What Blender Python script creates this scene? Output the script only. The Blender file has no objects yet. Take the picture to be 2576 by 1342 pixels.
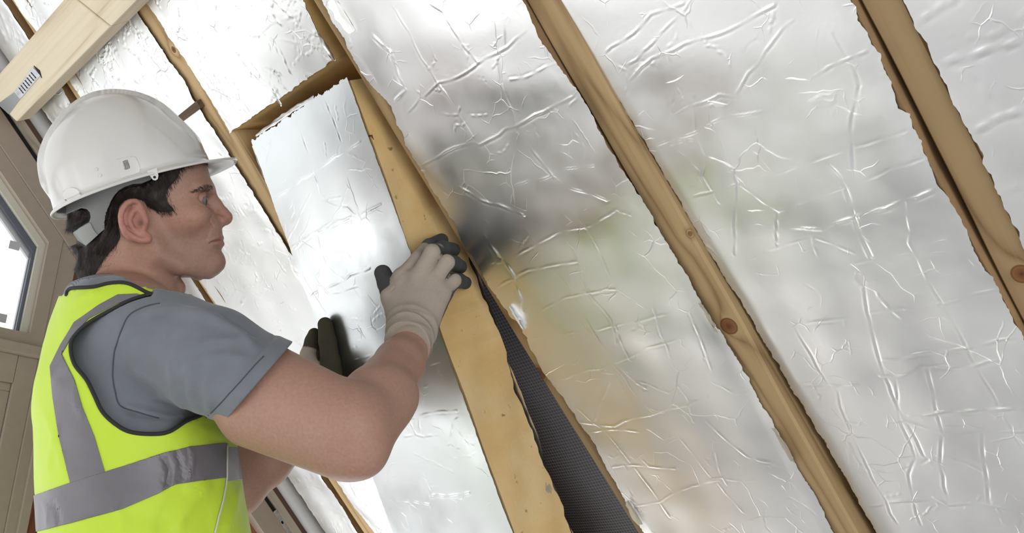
import bpy, bmesh, math, random
import numpy as np
from mathutils import Matrix, Vector
from mathutils.bvhtree import BVHTree
rng = np.random.default_rng(7)
random.seed(7)
SC = bpy.context.scene
COL = SC.collection
# ------------------------------------------------------------------ camera, sky, lights, exposure
CZ = 1.0                                             # camera height above the floor
FPX, CX, CY = 2760.0, 1288.0, 671.0
def nrm(v):
    v = np.asarray(v, float); return v / np.linalg.norm(v)
_Y = nrm([-2516, 929, 2760.]); _Z = np.array([319, -7321, 2760.]); _Z = nrm(_Z - _Y * (_Z @ _Y)); _X = np.cross(_Y, _Z)
RC = np.array([_X, _Y, _Z])                          # rows: world axes in camera (right, down, forward) coordinates
CAM_R, CAM_D, CAM_F = RC[:, 0], RC[:, 1], RC[:, 2]
cam_data = bpy.data.cameras.new('camera'); cam = bpy.data.objects.new('camera', cam_data); COL.objects.link(cam)
cam_data.sensor_width = 36.0; cam_data.lens = 36.0 * FPX / 2576.0; cam_data.clip_start = 0.05
M = Matrix.Identity(4)
for i in range(3):
    M[i][0] = CAM_R[i]; M[i][1] = -CAM_D[i]; M[i][2] = -CAM_F[i]
M[2][3] = CZ
cam.matrix_world = M
SC.camera = cam
world = bpy.data.worlds.new('overcast_sky'); SC.world = world; world.use_nodes = True
bg = world.node_tree.nodes['Background']; bg.inputs[0].default_value = (0.93, 0.965, 1.0, 1); bg.inputs[1].default_value = 1.36
def area_light(name, loc, target, size, size_y, power, color=(1, 1, 1)):
    l = bpy.data.lights.new(name, 'AREA'); l.shape = 'RECTANGLE'; l.size = size; l.size_y = size_y; l.energy = power; l.color = color
    o = bpy.data.objects.new(name, l); COL.objects.link(o); o.location = loc
    o.rotation_euler = (Vector(target) - Vector(loc)).to_track_quat('-Z', 'Y').to_euler()
    return o
area_light('window_daylight', (-0.7, 2.2, 0.95), (0.6, 0.9, 1.8), 2.2, 1.1, 9, (1, 0.99, 0.97))
area_light('side_light_daylight', (1.35, 2.25, 0.55), (1.0, 1.1, 1.6), 0.9, 0.6, 4, (1, 0.99, 0.97))
area_light('camera_side_fill', (0.5, -2.7, 1.0), (0.9, 1.2, 1.3), 3.0, 1.8, 40, (1, 0.985, 0.96))  # added fill lamp behind the camera, brightens worker and roof
area_light('opposite_slope_fill', (-1.9, 0.7, 1.5), (1.0, 1.2, 1.4), 2.0, 2.0, 13, (1, 0.99, 0.97))  # added soft fill for the worker's back and roof; no window here
SC.view_settings.view_transform = 'Standard'; SC.view_settings.look = 'None'
SC.view_settings.exposure = 0.10; SC.view_settings.gamma = 1.0; SC.view_settings.use_curve_mapping = False
SC.cycles.max_bounces = 8; SC.cycles.diffuse_bounces = 4; SC.cycles.glossy_bounces = 4; SC.cycles.transparent_max_bounces = 8
SC.cycles.caustics_reflective = False; SC.cycles.caustics_refractive = False

# ------------------------------------------------------------------ projection helpers
def W(px, py, d):
    c = np.array([(px - CX) / FPX, (py - CY) / FPX, 1.0]) * d
    return RC @ c + np.array([0, 0, CZ])
def ray(px, py):
    return RC @ np.array([(px - CX) / FPX, (py - CY) / FPX, 1.0])
def PIX(P):
    c = (np.asarray(P) - np.array([0, 0, CZ])) @ RC
    return np.stack([CX + FPX * c[:, 0] / c[:, 2], CY + FPX * c[:, 1] / c[:, 2]], 1)
def plane_hit(px, py, o, n):
    d = ray(px, py); c0 = np.array([0, 0, CZ]); t = ((o - c0) @ n) / (d @ n)
    return c0 + d * t
K = 1.688
R2 = 1 / math.sqrt(2)
RD = np.array([R2, 0, -R2]); YD = np.array([0, 1.0, 0]); ND = np.array([-R2, 0, -R2])   # down-slope, along the ridge, into the room
RO = np.array([K / 2, 0, K / 2 + CZ])
def roof_pt(y, s, n=0.0):
    return RO + RD * s + YD * y + ND * n
def roof_ys(px, py, n=0.0):
    p = plane_hit(px, py, RO + ND * n, ND) - RO
    return p @ YD, p @ RD
MR = Matrix(((0, RD[0], ND[0], RO[0]), (1, RD[1], ND[1], RO[1]), (0, RD[2], ND[2], RO[2]), (0, 0, 0, 1)))   # local x = ridge, y = down the slope, z = into the room

# ------------------------------------------------------------------ object helpers
def empty(name, loc=(0, 0, 0), label=None, cat=None, group=None, kind=None, mat=None):
    o = bpy.data.objects.new(name, None); COL.objects.link(o)
    if mat is not None: o.matrix_world = mat
    else: o.location = loc
    return tag(o, label, cat, group, kind)
def tag(o, label=None, cat=None, group=None, kind=None):
    if label: o['label'] = label
    if cat: o['category'] = cat
    if group: o['group'] = group
    if kind: o['kind'] = kind
    return o
def mk(name, V, F, mat=None, parent=None, smooth=True, col=None, local=None):
    """mesh object; V world coords (or in `local` matrix frame), F triangles/quads array or list of lists"""
    me = bpy.data.meshes.new(name)
    V = np.asarray(V, np.float32)
    if isinstance(F, np.ndarray):
        k = F.shape[1]; n = len(F)
        me.vertices.add(len(V)); me.vertices.foreach_set('co', V.ravel())
        me.loops.add(n * k); me.loops.foreach_set('vertex_index', F.astype(np.int32).ravel())
        me.polygons.add(n); me.polygons.foreach_set('loop_start', np.arange(0, n * k, k, dtype=np.int32))
        me.update(calc_edges=True)
    else:
        me.from_pydata([tuple(map(float, v)) for v in V], [], F)
    if smooth: me.polygons.foreach_set('use_smooth', np.ones(len(me.polygons), bool))
    if col is not None:
        a = me.color_attributes.new('col', 'FLOAT_COLOR', 'POINT')
        c4 = np.ones((len(V), 4), np.float32); c4[:, :3] = col; a.data.foreach_set('color', c4.ravel())
    if mat: me.materials.append(mat)
    me.validate(); me.update()
    o = bpy.data.objects.new(name, me); COL.objects.link(o)
    if local is not None: o.matrix_world = local
    if parent is not None:
        bpy.context.view_layer.update()
        o.parent = parent; o.matrix_parent_inverse = parent.matrix_world.inverted()
    return o
class MB:
    def __init__(s): s.v = []; s.f = []
    def box(s, a, b):
        (x0, y0, z0), (x1, y1, z1) = a, b
        s.hexa([(x0, y0, z0), (x1, y0, z0), (x1, y1, z0), (x0, y1, z0), (x0, y0, z1), (x1, y0, z1), (x1, y1, z1), (x0, y1, z1)])
    def hexa(s, p):
        i = len(s.v); s.v += [tuple(q) for q in p]
        s.f += [[i + a for a in q] for q in ((3, 2, 1, 0), (4, 5, 6, 7), (0, 1, 5, 4), (1, 2, 6, 5), (2, 3, 7, 6), (3, 0, 4, 7))]
    def prism(s, poly0, poly1):
        i = len(s.v); n = len(poly0); s.v += [tuple(q) for q in poly0] + [tuple(q) for q in poly1]
        s.f.append([i + k for k in range(n)][::-1]); s.f.append([i + n + k for k in range(n)])
        for k in range(n):
            j = (k + 1) % n; s.f.append([i + k, i + j, i + n + j, i + n + k])
    def tube(s, pts, r, seg=8, flat=None, cap=True):
        pts = [np.asarray(p, float) for p in pts]; n = len(pts); i0 = len(s.v)
        rr = r if hasattr(r, '__len__') else [r] * n
        up = None
        for k in range(n):
            t = nrm(pts[min(k + 1, n - 1)] - pts[max(k - 1, 0)])
            if up is None:
                up = np.array([0, 0, 1.0]) if abs(t[2]) < 0.9 else np.array([1.0, 0, 0])
            u = nrm(up - t * (up @ t)); w = np.cross(t, u); up = u
            for j in range(seg):
                a = 2 * math.pi * j / seg; s.v.append(tuple(pts[k] + rr[k] * (math.cos(a) * u + math.sin(a) * w)))
        for k in range(n - 1):
            for j in range(seg):
                a = i0 + k * seg + j; b = i0 + k * seg + (j + 1) % seg; s.f.append([a, b, b + seg, a + seg])
        if cap:
            s.f.append([i0 + j for j in range(seg)][::-1]); s.f.append([i0 + (n - 1) * seg + j for j in range(seg)])
    def build(s, name, mat=None, parent=None, smooth=False, local=None, bevel=0.0):
        me = bpy.data.meshes.new(name); me.from_pydata(s.v, [], s.f)
        bm = bmesh.new(); bm.from_mesh(me); bmesh.ops.recalc_face_normals(bm, faces=bm.faces)
        if bevel: bmesh.ops.bevel(bm, geom=list(bm.edges), offset=bevel, segments=2, affect='EDGES', profile=0.6)
        bm.to_mesh(me); bm.free()
        if smooth: me.polygons.foreach_set('use_smooth', np.ones(len(me.polygons), bool))
        if mat: me.materials.append(mat)
        o = bpy.data.objects.new(name, me); COL.objects.link(o)
        if local is not None: o.matrix_world = local
        if parent is not None:
            bpy.context.view_layer.update(); o.parent = parent; o.matrix_parent_inverse = parent.matrix_world.inverted()
        return o

# ------------------------------------------------------------------ materials
def new_mat(name):
    m = bpy.data.materials.new(name); m.use_nodes = True; nt = m.node_tree
    return m, nt, nt.nodes['Principled BSDF']
def N(nt, t, **kw):
    n = nt.nodes.new(t)
    for k, v in kw.items():
        if k in n.bl_rna.properties: setattr(n, k, v)
        else: n.inputs[k.replace('_', ' ')].default_value = v
    return n
def ramp(nt, fac, stops):
    r = nt.nodes.new('ShaderNodeValToRGB'); e = r.color_ramp.elements
    while len(e) < len(stops): e.new(0.5)
    for i, (p, c) in enumerate(stops):
        e[i].position = p; e[i].color = (*c, 1) if len(c) == 3 else c
    nt.links.new(fac, r.inputs[0]); return r.outputs[0]
def mapped(nt, scale, coord='Object'):
    tc = nt.nodes.new('ShaderNodeTexCoord'); mp = nt.nodes.new('ShaderNodeMapping'); mp.inputs['Scale'].default_value = scale
    nt.links.new(tc.outputs[coord], mp.inputs[0]); return mp.outputs[0]
def bump(nt, h, p, dist, strength=1.0, prev=None):
    b = nt.nodes.new('ShaderNodeBump'); b.inputs['Distance'].default_value = dist; b.inputs['Strength'].default_value = strength
    nt.links.new(h, b.inputs['Height'])
    if prev is not None: nt.links.new(prev, b.inputs['Normal'])
    nt.links.new(b.outputs[0], p.inputs['Normal']); return b.outputs[0]
def math_node(nt, op, a, b=None, clamp=False):
    m = nt.nodes.new('ShaderNodeMath'); m.operation = op; m.use_clamp = clamp
    for i, v in enumerate((a, b)):
        if v is None: continue
        if isinstance(v, (int, float)): m.inputs[i].default_value = v
        else: nt.links.new(v, m.inputs[i])
    return m.outputs[0]
def plain(name, c, rough=0.6, metal=0.0, noise=0.0, nscale=40.0, bmp=0.0, spec=0.5, sheen=0.0):
    m, nt, p = new_mat(name)
    p.inputs['Base Color'].default_value = (*c, 1); p.inputs['Roughness'].default_value = rough; p.inputs['Metallic'].default_value = metal
    p.inputs['Specular IOR Level'].default_value = spec
    if sheen: p.inputs['Sheen Weight'].default_value = sheen
    if noise or bmp:
        v = mapped(nt, (1, 1, 1)); n = N(nt, 'ShaderNodeTexNoise', Scale=nscale, Detail=5.0); nt.links.new(v, n.inputs['Vector'])
        if noise:
            lo = tuple(x * (1 - noise) for x in c); hi = tuple(min(1, x * (1 + noise)) for x in c)
            nt.links.new(ramp(nt, n.outputs[0], [(0.3, lo), (0.7, hi)]), p.inputs['Base Color'])
        if bmp: bump(nt, n.outputs[0], p, bmp)
    return m
def foil_mat(name, tint=(0.955, 0.96, 0.955), rough=0.41, fine=1.0, small=1.0):
    m, nt, p = new_mat(name)
    p.inputs['Metallic'].default_value = 1.0; p.inputs['Base Color'].default_value = (*tint, 1)
    v = mapped(nt, (1, 1, 1))
    nz = N(nt, 'ShaderNodeTexNoise', Scale=9.0, Detail=3.0); nt.links.new(v, nz.inputs['Vector'])
    nt.links.new(ramp(nt, nz.outputs[0], [(0.3, (rough * .8,) * 3), (0.7, (rough * 1.25,) * 3)]), p.inputs['Roughness'])
    # thin random crease lines: cell borders in a warped space
    nw = N(nt, 'ShaderNodeTexNoise', Scale=14.0, Detail=3.0); nt.links.new(v, nw.inputs['Vector'])
    mx = nt.nodes.new('ShaderNodeVectorMath'); mx.operation = 'SCALE'; mx.inputs['Scale'].default_value = 0.035
    nt.links.new(nw.outputs['Color'], mx.inputs[0])
    ad = nt.nodes.new('ShaderNodeVectorMath'); ad.operation = 'ADD'; nt.links.new(v, ad.inputs[0]); nt.links.new(mx.outputs[0], ad.inputs[1])
    h = None
    for sc, wd, amp in ((11.0, 0.016, 0.9), (27.0, 0.03, 0.5)):
        vo = N(nt, 'ShaderNodeTexVoronoi', feature='DISTANCE_TO_EDGE', Scale=sc); nt.links.new(ad.outputs[0], vo.inputs['Vector'])
        a = math_node(nt, 'DIVIDE', vo.outputs['Distance'], wd, True)
        mk_ = N(nt, 'ShaderNodeTexNoise', Scale=sc * .8, Detail=1.0); nt.links.new(v, mk_.inputs['Vector'])
        msk = math_node(nt, 'MULTIPLY', math_node(nt, 'SUBTRACT', mk_.outputs[0], 0.565), 6.0, True)
        b = math_node(nt, 'MULTIPLY', math_node(nt, 'MULTIPLY', math_node(nt, 'SUBTRACT', 1.0, a), msk), amp * small)
        h = b if h is None else math_node(nt, 'ADD', h, b)
    n2 = N(nt, 'ShaderNodeTexNoise', Scale=90.0, Detail=4.0, Roughness=0.6); nt.links.new(v, n2.inputs['Vector'])
    h = math_node(nt, 'ADD', h, math_node(nt, 'MULTIPLY', n2.outputs[0], 0.16 * fine))
    bump(nt, h, p, 0.0010, 0.8)
    return m
def wood_mat(name, light, dark, scale=1.0, knots=(), rough=0.6, axis=1, ring=0.5):
    m, nt, p = new_mat(name); p.inputs['Roughness'].default_value = rough; p.inputs['Specular IOR Level'].default_value = 0.3
    sc = [150.0 * scale] * 3; sc[axis] = 2.2 * scale
    v = mapped(nt, tuple(sc))
    if knots:
        tc = nt.nodes.new('ShaderNodeTexCoord')
        dmin = None
        for (k, r) in knots:
            d = nt.nodes.new('ShaderNodeVectorMath'); d.operation = 'DISTANCE'; nt.links.new(tc.outputs['Object'], d.inputs[0]); d.inputs[1].default_value = k
            q = math_node(nt, 'DIVIDE', d.outputs['Value'], r); dmin = q if dmin is None else math_node(nt, 'MINIMUM', dmin, q)
    n1 = N(nt, 'ShaderNodeTexNoise', Scale=1.0, Detail=4.0, Distortion=0.4); nt.links.new(v, n1.inputs['Vector'])
    sc2 = [9.0 * scale] * 3; sc2[axis] = 0.8 * scale
    n2 = N(nt, 'ShaderNodeTexNoise', Scale=1.0, Detail=2.0); nt.links.new(mapped(nt, tuple(sc2)), n2.inputs['Vector'])
    base = math_node(nt, 'MULTIPLY', n2.outputs[0], 9.0)
    if knots:
        bend = math_node(nt, 'DIVIDE', 1.6, math_node(nt, 'ADD', dmin, 0.45)); base = math_node(nt, 'ADD', base, bend)
    rings = math_node(nt, 'ABSOLUTE', math_node(nt, 'SINE', math_node(nt, 'MULTIPLY', base, 3.1)))
    t = math_node(nt, 'ADD', math_node(nt, 'MULTIPLY', n1.outputs[0], 1 - ring), math_node(nt, 'MULTIPLY', rings, ring))
    mid = tuple((a + b) / 2 for a, b in zip(light, dark))
    c = ramp(nt, t, [(0.18, tuple(v * .82 for v in dark)), (0.42, mid), (0.70, light)])
    if knots:
        mixn = nt.nodes.new('ShaderNodeMix'); mixn.data_type = 'RGBA'
        kc = ramp(nt, dmin, [(0.0, (0.10, 0.035, 0.012)), (0.35, (0.19, 0.075, 0.03)), (0.8, (0.26, 0.115, 0.045)), (1.0, (0.12, 0.05, 0.02))])
        f = math_node(nt, 'MULTIPLY', math_node(nt, 'SUBTRACT', 1.08, dmin), 8.0, True)
        nt.links.new(f, mixn.inputs[0]); nt.links.new(c, mixn.inputs[6]); nt.links.new(kc, mixn.inputs[7]); c = mixn.outputs[2]
    nt.links.new(c, p.inputs['Base Color'])
    bump(nt, t, p, 0.0006, 0.5)
    return m
def col_mat(name, rough=0.55, nscale=300.0, bmp=0.0003, sss=0.0, spec=0.5, coord='Object', weave=False, var=0.0):
    m, nt, p = new_mat(name); p.inputs['Roughness'].default_value = rough; p.inputs['Specular IOR Level'].default_value = spec
    a = nt.nodes.new('ShaderNodeAttribute'); a.attribute_name = 'col'
    c = a.outputs['Color']
    v = mapped(nt, (1, 1, 1), coord)
    n = N(nt, 'ShaderNodeTexNoise', Scale=nscale, Detail=4.0); nt.links.new(v, n.inputs['Vector'])
    if var:
        mixn = nt.nodes.new('ShaderNodeMix'); mixn.data_type = 'RGBA'; mixn.blend_type = 'MULTIPLY'; mixn.inputs[0].default_value = 1.0
        nt.links.new(c, mixn.inputs[6]); nt.links.new(ramp(nt, n.outputs[0], [(0.3, (1 - var,) * 3), (0.7, (1.0,) * 3)]), mixn.inputs[7]); c = mixn.outputs[2]
    nt.links.new(c, p.inputs['Base Color'])
    if bmp: bump(nt, n.outputs[0], p, bmp)
    if sss:
        p.inputs['Subsurface Weight'].default_value = sss; p.inputs['Subsurface Radius'].default_value = (1.0, 0.35, 0.2); p.inputs['Subsurface Scale'].default_value = 0.006
    return m
M_FOIL = foil_mat('aluminium_foil'); M_FOIL_ROUGH = foil_mat('crumpled_foil', (0.92, 0.925, 0.905), 0.45, 1.5, 1.6)
M_FOIL_PANEL = foil_mat('panel_foil', (0.80, 0.82, 0.815), 0.33, 0.6, 0.5)
M_FOAM = plain('insulation_foam', (0.56, 0.36, 0.135), 0.85, noise=0.12, nscale=18, bmp=0.002)
M_FOAM_DK = plain('old_foam', (0.30, 0.19, 0.09), 0.9, noise=0.15, nscale=20, bmp=0.002)
M_TAN = plain('taupe_painted_timber', (0.39, 0.325, 0.265), 0.42, noise=0.03, nscale=60)
M_CREAM = plain('cream_bead', (0.62, 0.60, 0.52), 0.45)
M_GASKET = plain('glazing_gasket', (0.09, 0.10, 0.13), 0.35)
M_SPACER = plain('glazing_spacer', (0.42, 0.42, 0.43), 0.35, metal=0.7)
M_BLACK = plain('shadow_gap_black', (0.008, 0.007, 0.007), 0.8)
M_GALV = plain('galvanised_steel', (0.55, 0.55, 0.56), 0.38, metal=1.0, noise=0.2, nscale=120)
M_PIPE = plain('grey_plastic_pipe', (0.52, 0.52, 0.53), 0.45)
M_DKWOOD = wood_mat('dark_stained_wood', (0.11, 0.065, 0.045), (0.05, 0.028, 0.02), axis=1)
M_BEIGE = wood_mat('pale_grey_batten', (0.50, 0.44, 0.36), (0.40, 0.34, 0.27), axis=1)
M_RED = wood_mat('red_brown_board', (0.30, 0.105, 0.055), (0.17, 0.055, 0.03), axis=2)
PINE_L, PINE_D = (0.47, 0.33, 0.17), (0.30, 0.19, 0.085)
M_PINE = wood_mat('pine_rafter', PINE_L, PINE_D)
M_PURLIN = wood_mat('planed_whitewood', (0.80, 0.70, 0.52), (0.66, 0.54, 0.37), axis=0, ring=0.3, scale=0.8)
M_FLOOR = plain('floor_screed', (0.74, 0.74, 0.75), 0.7, noise=0.1, nscale=6)
M_WALL = plain('plaster_wall', (0.62, 0.60, 0.57), 0.8, noise=0.04, nscale=20)

# ------------------------------------------------------------------ structure: floor, roof membrane, gable wall with window
b = MB(); b.box((-3.2, -3.0, -0.1), (2.2, 3.0, 0)); tag(b.build('floor', M_FLOOR), kind='structure')
S0, S1 = -1.62, 1.55
b = MB(); e = roof_pt(0, S1); b.box((e[0] - 0.005, -3.0, 0), (e[0] + 0.1, 2.36, e[2] + 0.02)); tag(b.build('wall_eaves', M_WALL), kind='structure')
rp = roof_pt(0, S0 - 0.12, .08)
b = MB(); b.hexa([(rp[0], -3, rp[2]), (rp[0], 2.36, rp[2]), (rp[0] - 2.4, 2.36, rp[2] - 2.4), (rp[0] - 2.4, -3, rp[2] - 2.4),
                  (rp[0], -3, rp[2] + .1), (rp[0], 2.36, rp[2] + .1), (rp[0] - 2.4, 2.36, rp[2] - 2.3), (rp[0] - 2.4, -3, rp[2] - 2.3)])
tag(b.build('ceiling', M_WALL), kind='structure')
# woven underlay behind the rafters
m, nt, p = new_mat('underlay_membrane'); p.inputs['Roughness'].default_value = 0.5
v = mapped(nt, (1, 1, 1)); sep = nt.nodes.new('ShaderNodeSeparateXYZ'); nt.links.new(v, sep.inputs[0])
g = None
for ax, pitch in ((0, 0.0068), (1, 0.0068)):
    fr = math_node(nt, 'FRACT', math_node(nt, 'DIVIDE', sep.outputs[ax], pitch))
    ln = math_node(nt, 'LESS_THAN', fr, 0.16); g = ln if g is None else math_node(nt, 'MAXIMUM', g, ln)
nt.links.new(ramp(nt, g, [(0, (0.022, 0.019, 0.025)), (1, (0.19, 0.18, 0.20))]), p.inputs['Base Color'])
b = MB()
ny, ns = 14, 60
ys = np.linspace(-1.5, 2.34, ny * 4); ss = np.linspace(S0, S1, ns)
V = np.array([(y, s, -0.155 - 0.012 * math.sin((y % .4) / .4 * math.pi) + 0.003 * math.sin(s * 23 + y * 9)) for s in ss for y in ys]); n_ = len(ys)
F = np.array([(i * n_ + j, i * n_ + j + 1, (i + 1) * n_ + j + 1, (i + 1) * n_ + j) for i in range(ns - 1) for j in range(n_ - 1)])
o = mk('roof_underlay', V, F, m, local=MR); tag(o, 'black gridded roofing underlay seen in the gap beside the lifted insulation board', 'membrane')

YG = 2.363
def gq(q, u, dy=0.0):                                # gable plane, q = x+z (rake coordinate), u along the rake (metres down-slope from x=z)
    return (q / 2 + u * R2, YG + dy, CZ + q / 2 - u * R2)
def rake(name, q0, q1, dy0, dy1, mat, u0=-1.5, u1=1.6, parent=None, bevel=0.0):
    b = MB(); b.prism([gq(q0, u0, dy0), gq(q1, u0, dy0), gq(q1, u0, dy1), gq(q0, u0, dy1)], [gq(q0, u1, dy0), gq(q1, u1, dy0), gq(q1, u1, dy1), gq(q0, u1, dy1)])
    # local frame along the rake so that grain follows it
    L = Matrix(((ND[0], RD[0], 0, 0), (0, 0, 1, YG), (ND[2], RD[2], 0, CZ), (0, 0, 0, 1)))
    Li = L.inverted(); b.v = [tuple(Li @ Vector(v)) for v in b.v]
    return b.build(name, mat, parent, local=L, bevel=bevel)
XM0, XM1 = 0.692, 0.729                              # mullion right of the window
tag(rake('trim_1', 1.558, 1.627, -0.0, 0.09, M_TAN, bevel=0.002), kind='structure')          # raked head of the frame
tag(rake('trim_2', 1.620, 1.680, 0.007, 0.06, M_BLACK), kind='structure')                    # dark joint behind
tag(rake('trim_3', 1.643, 1.670, -0.002, 0.05, M_BEIGE, bevel=0.001), kind='structure')
tag(rake('trim_4', 1.669, 1.684, -0.002, 0.05, M_DKWOOD), kind='structure')
pc_ = plane_hit(713, 1208, np.array([0, YG - .012, 0]), np.array([0, 1.0, 0])); qp = pc_[0] + pc_[2] - CZ
b = MB(); pts = [gq(qp, u, -0.012) for u in np.linspace(-1.5, 1.6, 12)]; b.tube(pts, 0.0225, 24)
tag(b.build('conduit_pipe', M_PIPE, smooth=True), 'pale grey round pipe running up the sloping edge of the gable wall', 'pipe')
b = MB(); b.prism([gq(1.70, -1.5, 0.0), gq(1.95, -1.5, 0), gq(1.95, -1.5, .12), gq(1.70, -1.5, .12)], [gq(1.70, 1.6, 0), gq(1.95, 1.6, 0), gq(1.95, 1.6, .12), gq(1.70, 1.6, .12)])
tag(b.build('trim_5', M_WALL), kind='structure')
# verticals and horizontals of the window wall: x, z given relative to the camera height
def gbox(name, x0, x1, z0, z1, dy0, dy1, mat, parent=None, bevel=0.0015):
    b = MB(); b.box((x0, YG + dy0, CZ + z0), (x1, YG + dy1, CZ + z1)); return b.build(name, mat, parent, bevel=bevel)
def gpoly(name, poly, dy0, dy1, mat, parent=None, bevel=0.0):
    b = MB(); b.prism([(x, YG + dy0, CZ + z) for x, z in poly], [(x, YG + dy1, CZ + z) for x, z in poly]); return b.build(name, mat, parent, bevel=bevel)
# mullion right of the window: from the floor to the raked head
tag(gpoly('trim_6', [(XM0, -CZ), (XM1, -CZ), (XM1, 1.558 - XM1), (XM0, 1.558 - XM0)], 0.004, 0.09, M_TAN, bevel=0.0015), kind='structure')
tag(gbox('trim_7', -1.6, XM0, 0.594, 0.616, -0.012, 0.09, M_TAN), kind='structure')       # transom under the upper light
win = empty('window_1', (0.0, YG, CZ + 0.64), kind='structure')
def sash_poly(a, zb):                                # outline of the triangular-headed light: inset a from the rake, xr right, zb bottom
    return a, zb
def lining(name, q0, q1, xr0, xr1, z0, z1, dy0, dy1, mat, xl=-1.6):
    """one mitred ring piece set: raked head between q0(inner)<q1(outer), right stile xr0(inner)<xr1, bottom z0(outer)<z1(inner)"""
    out = []
    out.append(gpoly(name, [(xl, q0 - xl), (xr0, q0 - xr0), (xr1, q1 - xr1), (xl, q1 - xl)], dy0, dy1, mat, win))
    out.append(gpoly(name, [(xr0, q0 - xr0), (xr0, z1), (xr1, z0), (xr1, q1 - xr1)], dy0, dy1, mat, win))
    out.append(gpoly(name, [(xl, z1), (xr0, z1), (xr1, z0), (xl, z0)], dy0, dy1, mat, win))
    return out
lining('sash_rail', 1.514, 1.557, 0.6625, 0.6915, 0.616, 0.643, 0.002, 0.08, M_TAN)
lining('glazing_bead', 1.492, 1.514, 0.648, 0.6625, 0.6425, 0.644, 0.022, 0.08, M_CREAM)
lining('gasket', 1.474, 1.492, 0.641, 0.648, 0.643, 0.646, 0.034, 0.06, M_GASKET)
lining('spacer', 1.458, 1.474, 0.6395, 0.641, 0.644, 0.648, 0.046, 0.056, M_SPACER)
m, nt, p = new_mat('window_glass')
out = nt.nodes['Material Output']; tr = nt.nodes.new('ShaderNodeBsdfTransparent'); gl = nt.nodes.new('ShaderNodeBsdfGlossy'); gl.inputs['Roughness'].default_value = 0.02
mx = nt.nodes.new('ShaderNodeMixShader'); mx.inputs[0].default_value = 0.06
nt.links.new(tr.outputs[0], mx.inputs[1]); nt.links.new(gl.outputs[0], mx.inputs[2]); nt.links.new(mx.outputs[0], out.inputs[0]); M_GLASS = m
gpoly('pane', [(-1.6, 0.64), (0.645, 0.64), (0.645, 1.478 - 0.645), (-1.6, 3.07)], 0.048, 0.054, M_GLASS, win)
M_STICK = plain('label_on_glass', (0.55, 0.56, 0.60), 0.6)
for (px, py) in ((37, 618), (3, 800)):
    c = plane_hit(px, py, np.array([0, YG + 0.045, 0]), np.array([0, 1.0, 0]))
    b = MB(); b.box((c[0] - .011, YG + .0445, c[2] - .009), (c[0] + .011, YG + .0475, c[2] + .009)); b.build('glass_sticker', M_STICK, win)
# lower part: framed glazed door leaf
door = empty('door_1', (0.0, YG, 0.0), kind='structure')
gbox('door_stile', 0.6515, XM0, -CZ, 0.594, 0.010, 0.08, M_TAN, door)
gbox('door_rail', -0.45, 0.651, 0.535, 0.594, 0.010, 0.08, M_TAN, door)
gbox('door_rail', -0.45, 0.651, 0.518, 0.535, 0.022, 0.08, M_TAN, door)
gbox('door_stile', 0.615, 0.651, -CZ, 0.518, 0.022, 0.08, M_TAN, door)
gbox('door_rail', -0.45, 0.615, -CZ, -CZ + 0.14, 0.016, 0.08, M_TAN, door)
gbox('door_stile', -0.49, -0.45, -CZ, 0.594, 0.010, 0.08, M_TAN, door)
gbox('glazing_bead', 0.600, 0.615, -CZ + .14, 0.518, 0.03, 0.08, M_TAN, door)
gbox('pane', -0.45, 0.600, -CZ + .14, 0.518, 0.048, 0.054, M_GLASS, door)
win2 = empty('window_2', (-1.0, YG, CZ - 0.4), kind='structure')
gbox('window_frame', -1.6, -0.49, 0.54, 0.594, 0.01, 0.08, M_TAN, win2); gbox('window_frame', -1.6, -0.49, -CZ, -CZ + .1, 0.01, 0.08, M_TAN, win2)
gbox('pane', -1.6, -0.49, -CZ + .1, 0.54, 0.048, 0.054, M_GLASS, win2)
# red-brown framed light right of the mullion, below the raked head
win3 = empty('window_3', (1.2, YG, CZ), kind='structure')
tag(gbox('trim_8', 0.713, 0.7315, -CZ, 0.42, -0.006, 0.05, M_TAN), kind='structure')
XA, XB, FW = XM1, 2.02, 0.045
gpoly('frame_rail', [(XA, 1.559 - XA), (XB, 1.559 - XB), (XB, 1.559 - XB - FW * 1.41), (XA, 1.559 - XA - FW * 1.41)], 0.03, 0.08, M_RED, win3)
gpoly('frame_stile', [(XA, -CZ), (XA + FW, -CZ), (XA + FW, 1.559 - XA - FW * 2.41), (XA, 1.559 - XA - FW * 1.41)], 0.03, 0.08, M_RED, win3)
gpoly('frame_rail', [(XA + FW, -CZ), (XB, -CZ), (XB, -CZ + .12), (XA + FW, -CZ + .12)], 0.03, 0.08, M_RED, win3)
gpoly('frame_stile', [(XB - FW, -CZ + .12), (XB, -CZ + .12), (XB, 1.559 - XB - FW * 1.41), (XB - FW, 1.559 - XB - FW * .41)], 0.03, 0.08, M_RED, win3)
gpoly('pane', [(XA + FW, -CZ + .12), (XB - FW, -CZ + .12), (XB - FW, 1.559 - XB - FW * .41), (XA + FW, 1.559 - XA - FW * 2.41)], 0.05, 0.056, M_GLASS, win3)
gbox('wall_gable_left', -3.2, -1.6, -CZ, 2.6, 0.0, 0.1, M_WALL)['kind'] = 'structure'
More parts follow.
